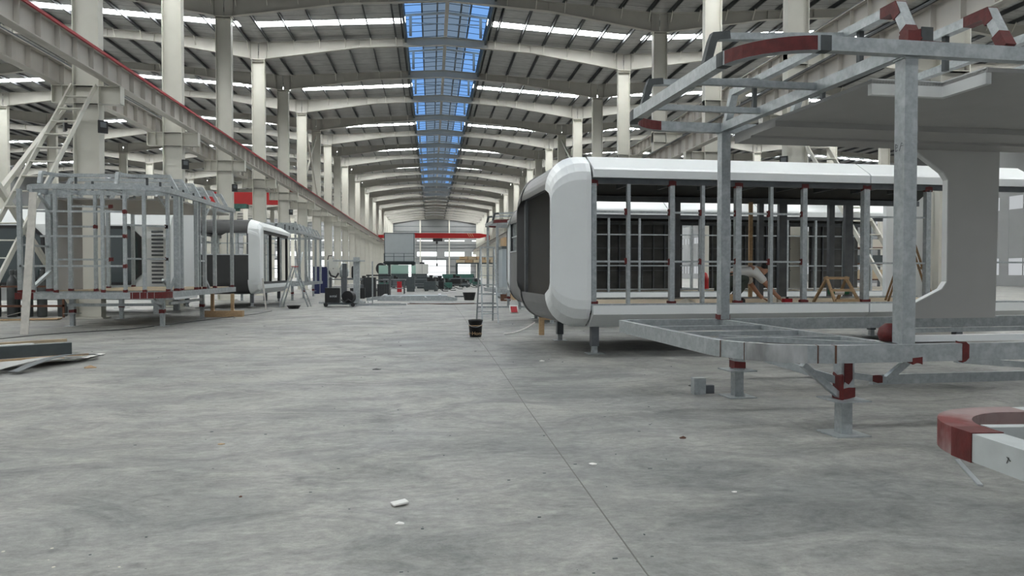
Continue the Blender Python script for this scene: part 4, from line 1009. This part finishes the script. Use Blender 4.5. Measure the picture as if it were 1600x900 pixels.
MB().box((0, 0, .35), (2.7, .05, .42)).box((0, 0, 1.0), (2.7, .05, 1.06)).box((0, 0, 0), (.06, .05, 1.1)).box((2.64, 0, 0), (2.7, .05, 1.1)).build('rails', 'rust', t)
t = thing('bent_panel_scrap', 'bent grey cladding panel lying on the floor before the gas cylinders', 'panel', (-14.6, 24.6, 0))
MB().sweep([(0, 0, .62), (.15, 0, .25), (.5, 0, .05), (1.1, .1, .06), (1.9, .3, .28)], .55, .01, up=(0, 0, 1)).build('sheet', 'board', t)
tag(MB().bar((-13.3, 24.6, .03), (-11.7, 24.9, .03), .5, .03).build('cardboard_sheet', 'wood'), 'brown cardboard sheet flat on the floor by the bent panel', 'cardboard')

# welder set, white robot machine, benches, glass, machines in the work area
t = thing('welding_machine', 'black boxy welding machine on a low trolley in the work area', 'welder', (-4.6, 32.9, 0))
MB().box((0, 0, .18), (.62, .45, .82)).build('case', 'black', t); MB().box((-.05, -.05, .1), (1.35, .5, .16)).build('trolley', 'dark_grey', t)
for x in (.05, 1.2): MB().cyl((x, -.06, .09), (x, -.02, .09), .09).build('wheel', 'black', t)
MB().cyl((.95, .1, .42), (1.05, .4, .42), .27, n=20).build('wire_reel', 'black', t)
MB().tube([(.7, 0, .3), (.85, -.08, .2), (1.0, -.05, .32), (1.15, 0, .22)], .03).build('hose', 'black', t)
fc = bpy.data.curves.new('maker_mark', 'FONT'); fc.body = 'aotai'; fc.size = .16; fc.extrude = .002
fo = text_mesh('maker_mark', fc); fo.parent = t; fo.location = (.2, -.004, .42); fo.rotation_euler = (R(90), 0, 0); fo.data.materials.append(M['alu'])
t = thing('black_tray', 'black rubber tray on the floor beside the red-topped ladder', 'tray', (-5.65, 31.4, 0))
MB().lathe((0, 0, 0), [(.2, 0), (.28, .13), (.3, .14), (.24, .12), (.15, .03)], 12).build('tray_body', 'black', t)
tag(MB().bar((-6.62, 30.8, 0), (-6.8, 31.0, 1.25), .06, .03).build('thin_plank', 'pale_wood'), 'thin pale lath leaning at the corner of the glazed pod', 'lath')
t = thing('white_robot_machine', 'white machine with rounded grey vessel behind the bare frame, left of the aisle', 'machine', (-6.3, 46, 0))
MB().box((0, 0, 1.75), (.62, .6, 2.3)).box((.05, .1, 1.2), (.75, .6, 1.7)).build('body', 'machine', t); MB().lathe((.95, .4, 1.2), [(.2, 0), (.3, .1), (.3, .45), (.18, .7), (.08, .9)], 14).build('vessel', 'galv', t, smooth=True)
MB().tube([(.05, 0, 2.25), (.1, 0, 2.5), (.3, -.05, 2.5)], .03).build('hose', 'black', t); MB().tube([(.1, -.05, 1.6), (.25, -.1, 1.3), (.55, -.1, 1.2), (.7, -.05, 1.45)], .06).build('hose', 'black', t); MB().box((.1, .2, 0), (.25, .35, 1.2)).box((.8, .3, 0), (1.05, .5, 1.2)).each('leg', 'galv_dark', t)
t = thing('steel_trestle', 'tall grey square steel post stand beside the welding machine', 'stand', (-3.6, 35, 0))
MB().box((0, 0, 0), (.28, .28, 2.2)).build('post', 'galv', t); MB().box((-.5, 0, 0), (-.3, .2, 1.9)).build('post', 'galv_dark', t); MB().box((-.9, -.2, 2.0), (.5, .4, 2.06)).build('top_plate', 'galv', t)
mb = MB()
for x in (-1.1, .9): mb.cyl((x, -.3, 0), (x, -.3, 2.0), .035, n=6)
mb.each('leg', 'galv', t)
def bench(x, y, w_, d_, h, lab, top='galv_dark', shelf=True, name='workbench'):
    t = thing(name, lab, 'workbench', (x, y, 0))
    MB().box((0, 0, h - .08), (w_, d_, h)).build('bench_top', top, t)
    for a, b in ((.05, .05), (w_ - .13, .05), (.05, d_ - .13), (w_ - .13, d_ - .13)): MB().box((a, b, 0), (a + .08, b + .08, h - .08)).each('leg', 'galv_dark', t)
    if shelf: MB().box((.05, .05, h * .35), (w_ - .05, d_ - .05, h * .35 + .04)).build('shelf', 'galv_dark', t)
    return t
def crate(x, y, z, w_, d_, h, mt, lab, name='crate', cat='crate', group=None):
    t = thing(name, lab, cat, (x, y, z), group=group)
    MB().box((0, 0, 0), (w_, d_, h)).build('box', mt, t, bevel=.01)
    MB().box((-.01, -.01, h - .05), (w_ + .01, d_ + .01, h)).build('rim', mt, t)
    return t
bs = [(-5.2, 52, 3.4, 1.2, 1.0, 'dark steel bench left of the black slatted rack'), (-3.9, 61, 3.6, 1.3, .95, 'long grey workbench in front of the raised cabin'), (-1.6, 67.5, 2.6, 1.2, 1.2, 'dark crowded workbench under the white cabinet'),
      (-2.4, 73, 2.6, 1.2, 1.0, 'grey bench in the middle distance below the cabin stand'), (1.7, 70, 2.8, 1.1, .95, 'low pale table at the right of the far work area'), (-8.6, 58, 3.4, 1.2, 1.0, 'bench half hidden behind the bare frame at left')]
for b_ in bs: bench(*b_)
bench(-4.0, 46.5, 1.5, 1.0, 1.35, 'black slatted rack table with dark top left of the aisle', 'black')
# black slatted racks
for k, (x, y) in enumerate(((-4.0, 44.5), (-3.2, 44.6))):
    t = thing('slatted_rack', 'black slatted crate rack, %s one of two beside the aisle' % ('left' if k == 0 else 'right'), 'rack', (x, y, 0))
    MB().box((0, 0, 0), (.72, .6, .8 if k else 1.2)).build('rack_body', 'black', t)
    mb = MB()
    for i in range(7): mb.box((.03 + .1 * i, -.02, .02), (.05 + .1 * i, 0, (.8 if k else 1.2)))
    mb.build('slat', 'galv_dark', t)
crate(-4.6, 43, 0, .8, .6, .6, 'black', 'black box under the far end of the bare frame')
crate(-2.6, 57.0, 0, .35, .35, .8, 'rail_red', 'small red machine case beside the aisle', 'machine_case', 'machine')
crate(-1.9, 58, 0, .6, .5, 1.15, 'dark_grey', 'dark grey cabinet at the end of the long bench', 'cabinet', 'cabinet')
crate(-8.2, 53, 0, .4, .5, 1.9, 'navy', 'navy blue cabinet behind the bare frame, left one', 'cabinet', 'cabinet')
crate(-8.0, 55, 0, .5, .5, 1.9, 'navy', 'navy blue cabinet behind the bare frame, right one', 'cabinet', 'cabinet')
crate(-.9, 66.3, .96, 2.0, .9, 1.25, 'machine', 'white machine cabinet standing on the far bench', 'machine_cabinet', 'machine') if 0 else None
t = thing('machine_cabinet', 'off-white machine cabinet in the middle of the far work area', 'machine', (-1.45, 70, 0))
MB().box((0, 0, 1.35), (1.15, 1.0, 2.28)).build('cabinet_body', 'machine', t); MB().box((.1, .1, 0), (1.05, .9, 1.35)).build('plinth', 'dark_grey', t); MB().box((.35, .3, 2.28), (.8, .7, 2.45)).build('top_unit', 'black', t); MB().box((.58, -.01, 1.4), (.6, 0, 2.25)).build('door_gap', 'dark_grey', t)
t = thing('drum', 'black plastic drum standing on a bench by the left columns', 'drum', (-6.9, 68, 1.0))
MB().lathe((0, 0, 0), [(.22, 0), (.26, .05), (.27, .4), (.26, .9), (.22, 1.05)], 18).build('drum_body', 'black', t, smooth=True)
bench(-8.0, 67.3, 2.6, 1.4, 1.0, 'bench carrying the black drum')
# glass stacks
for k, (x, y, w_, h) in enumerate(((-5.3, 76, .9, .85), (-4.1, 76.5, 1.75, .9), (-2.2, 83, .7, .9))):
    t = thing('glass_stack', 'stack of green-edged glass sheets on a rack, %s of three in the far work area' % ('leftmost', 'largest', 'rightmost')[k], 'glass', (x, y, 0))
    MB().box((0, 0, .0), (w_, .9, 1.35)).build('rack', 'dark_grey', t)
    for i in range(5): MB().bar((w_ / 2, .15 + .12 * i, 1.35), (w_ / 2, .22 + .12 * i, 1.35 + h), w_, .03, up=(0, -1, 0)).build('sheet', 'glass', t)
t = thing('scissor_lift', 'black scissor frame with a large wheel beside the cabin leg', 'lift', (-5.4, 80, 0))
MB().cyl((0, 0, 1.9), (.2, .3, 1.9), .6, n=16).build('wheel', 'black', t); MB().box((-.2, -.2, 0), (.5, .5, 1.35)).build('base', 'dark_grey', t)
# heap of dark machinery
rnd = random.Random(11)
spots = [(-.3, 64), (.2, 61.5), (.4, 69), (1.3, 66), (-.6, 59), (1.9, 76), (3.2, 78), (4.4, 80), (2.9, 73), (-5.6, 60), (-4.6, 49), (-4.6, 67), (4.6, 95), (2.2, 92), (-3.7, 72)]
kinds = ['dark_grey', 'black', 'galv_dark', 'teal', 'rust']
lab2 = ['just right of the long bench', 'under the crowded bench', 'before the far doorway', 'right of the crowded bench', 'at the end of the black strips', 'below the far window band', 'beside the raised timber', 'at the foot of the timber rack', 'left of the timber rack', 'between the two left benches', 'behind the slatted racks', 'under the cabin', 'far right under the timber', 'in front of the far door', 'left of the far door']
for k, (x, y) in enumerate(spots):
    mt = kinds[k % 4]
    t = thing('machine_unit', '%s machine unit %s' % ({'dark_grey': 'dark grey', 'black': 'black', 'galv_dark': 'dull grey', 'teal': 'dark teal', 'rust': 'rusty'}[mt], lab2[k]), 'machine', (x, y, 0), rnd.uniform(-.4, .4))
    w_, h = rnd.uniform(.5, 1.1), rnd.uniform(.45, .95)
    MB().box((0, 0, .12), (w_, .7, h)).build('housing', mt, t, bevel=.03)
    MB().cyl((w_ * .3, .35, h), (w_ * .3, .35, h + .35), .16).box((w_ * .55, .1, h), (w_ * .9, .5, h + .2)).build('motor', 'black', t)
    MB().box((.05, .05, 0), (.15, .65, .12)).box((w_ - .15, .05, 0), (w_ - .05, .65, .12)).each('foot', 'dark_grey', t)
    MB().tube([(w_, .2, h * .6), (w_ + .3, .1, h * .3), (w_ + .6, 0, .03), (w_ + 1.0, .1, .03)], .03, 6).build('cable', 'black', t)
# teal material skips and timber rack at the far right of the aisle
t = thing('green_skip', 'low teal green skip in front of the far doorway', 'skip', (1.5, 84, 0))
MB().prism([(0, 0, .2), (3.0, 0, .2), (3.3, 0, 1.3), (-.3, 0, 1.3)], (0, 1.6, 0)).build('tub', 'teal', t); MB().box((.3, .1, 0), (.6, 1.5, .2)).box((2.4, .1, 0), (2.7, 1.5, .2)).each('skid', 'dark_grey', t)
t = thing('timber_rack', 'dark steel rack carrying stacked orange timber packs, right of the far doorway', 'rack', (2.9, 88, 0))
for a, b in ((0, 0), (5.0, 0), (0, 2), (5.0, 2), (2.5, 0)): MB().box((a, b, 0), (a + .2, b + .2, 2.5)).build('post', 'dark_grey', t)
MB().box((0, 0, 2.5), (5.2, 2.2, 2.65)).build('deck', 'dark_grey', t)
for k in range(9):
    x = 2.95 + (k % 5) * 1.0 + (.4 if k >= 5 else 0); z = 2.65 + (.38 if k >= 5 else 0)
    tag(MB().box((x, 88.0, z), (x + .9, 90, z + .34)).build('timber_pack', 'wood' if k % 2 else 'plywood'), 'timber pack on the dark rack, %s from the left in the %s layer' % (ORD[k % 5 + 1], 'top' if k >= 5 else 'bottom'), 'timber', 'timber packs on the rack')
t = thing('person', 'distant person standing in dark clothes by the timber rack', 'person', (9.0, 92, 0)) if 0 else None
# site container with timber on top, right of the aisle
t = thing('site_container', 'blue-grey ribbed container behind the red-cornered frame', 'container', (3.9, 41.0, 0))
MB().box((0, 0, .1), (7.5, 3, 2.85)).build('container_body', 'container', t)
mb = MB()
for k in range(24): mb.box((.1 + .31 * k, -.03, .2), (.22 + .31 * k, 0, 2.75))
mb.build('rib', 'container', t); MB().box((-.03, -.04, 2.8), (7.5, 3.04, 2.95)).box((-.03, -.04, 0), (7.5, 3.04, .12)).build('edge_rail', 'dark_grey', t)
tag(MB().box((4.0, 41.2, 2.95), (9.2, 43.2, 3.45)).build('timber_pack', 'wood'), 'orange timber pack lying on the blue-grey container', 'timber')
tag(MB().box((4.1, 40.3, 0), (4.9, 40.8, .5)).build('cardboard_box', 'wood'), 'open brown cardboard box at the foot of the container', 'box')
crate(3.6, 38.5, 0, .5, .4, .35, 'rust', 'rust-brown crate before the container', 'crate', 'crate')
crate(5.4, 39.2, 0, .8, .5, .4, 'teal', 'teal crate before the container', 'crate', 'crate')
# flat steel frames lying on the floor in the aisle
def flat_frame(x0, y0, x1, y1, z, lab, h=.12, n=4, sl=0):
    t = thing('flat_steel_frame', lab, 'steel frame', (x0, y0, z))
    w_, d_ = x1 - x0, y1 - y0
    MB().bar((0, 0, h / 2), (w_, 0, h / 2), .1, h).bar((sl, d_, h / 2), (w_ - sl, d_, h / 2), .1, h).build('long_rail', 'galv', t)
    for k in range(n + 1): f = k / n; MB().bar((w_ * f, 0, h / 2), (sl + (w_ - 2 * sl) * f, d_, h / 2), .08, h * .9).build('cross_rail', 'galv', t)
flat_frame(-3.3, 39.0, 1.3, 41.6, .02, 'large flat steel frame lying on the floor across the far aisle', .16, 3, .4)
flat_frame(-3.1, 42.2, .9, 45.0, .02, 'second flat steel frame lying behind the large one', .2, 4, .3) if 0 else None
t = thing('steel_sheet_pack', 'pack of blue-grey steel strips lying behind the flat frame', 'steel pack', (-2.8, 42.2, 0))
MB().box((0, 0, 0), (3.7, 1.6, .18)).build('strips', 'container', t); MB().box((.1, -.05, .18), (.25, 1.6, .24)).box((3.2, -.05, .18), (3.35, 1.6, .24)).each('band', 'alu', t)
for k, (a, b, mt, lab) in enumerate((((-3.65, 33.7), (-1.15, 34.1), 'galv', 'long grey steel bar on the floor right of the welding machine'), ((-3.5, 34.15), (-1.4, 34.5), 'galv_dark', 'dull bar lying just behind the long grey bar'),
      ((-1.1, 34.6), (2.0, 34.9), 'rust', 'thin dark rod lying across the aisle floor'), ((1.9, 31.2), (5.2, 31.3), 'galv', 'grey steel bar on the floor right of the tall ladder'), ((1.4, 45), (2.6, 45.1), 'galv_dark', 'short bar on the far aisle floor'),
      ((-4.5, 36.9), (-3.6, 38.8), 'alu', 'bright aluminium bar left of the flat frame'), ((-5.4, 36.6), (-3.2, 36.9), 'galv', 'grey channel behind the welding machine'), ((-3.1, 37.0), (-2.8, 38.6), 'board_light', 'white channel piece by the flat frame'))):
    tag(MB().bar((a[0], a[1], .04), (b[0], b[1], .04), .1 if mt != 'rust' else .03, .08 if mt != 'rust' else .03).build('steel_bar', mt), lab, 'steel bar')
# background bits right of the large pod, in the right side bay
t = thing('storage_rack', 'rack of stacked boards seen through the pod at the right', 'rack', (15.2, 26.5, 0))
for a, b in ((0, 0), (2.4, 0), (0, 1.2), (2.4, 1.2)): MB().box((a, b, 0), (a + .08, b + .08, 3.0)).build('post', 'galv_dark', t)
for z in (.6, 1.2, 1.8, 2.4): MB().box((0, 0, z), (2.48, 1.28, z + .05)).build('shelf', 'rust', t)
for k, (x, z, w_, h, mt) in enumerate(((.2, .65, 1.8, .3, 'foam'), (.3, 1.25, 1.6, .35, 'plywood'), (.2, 1.85, 1.9, .3, 'dark_grey'), (.4, 2.45, 1.5, .3, 'foam'))):
    tag(MB().box((15.2 + x, 26.6, z), (15.2 + x + w_, 27.6, z + h)).build('board_stack', mt), '%s board stack on the %s shelf of the storage rack' % (('cream', 'plywood', 'dark', 'pale')[k], ORD[k + 1]), 'boards')
tag(MB().bar((17.4, 31, 0), (17.7, 31.6, 2.2), 1.6, .05, up=(0, -1, .3)).build('leaning_board', 'foam'), 'large cream board leaning in the right side bay', 'board')
tag(MB().box((11.55, 17.85, 0), (14.4, 18.0, 3.9)).build('white_panel_wall', 'white'), 'tall white wall panel standing behind the right part of the large pod', 'panel')
tag(MB().lathe((10.6, 28.0, 0), [(.16, 0), (.17, 1.2), (.1, 1.45), (.04, 1.5)], 14).build('red_cylinder', 'red', smooth=True), 'red gas cylinder seen through the pod openings', 'gas cylinder')
t = thing('cable_reel', 'blue cable reel beside the red gas cylinder', 'reel', (11.2, 27.6, 0))
MB().cyl((0, 0, .35), (.25, 0, .35), .33, n=18).build('flange', 'teal', t); MB().box((-.05, -.3, 0), (.3, .3, .05)).build('base', 'dark_grey', t)
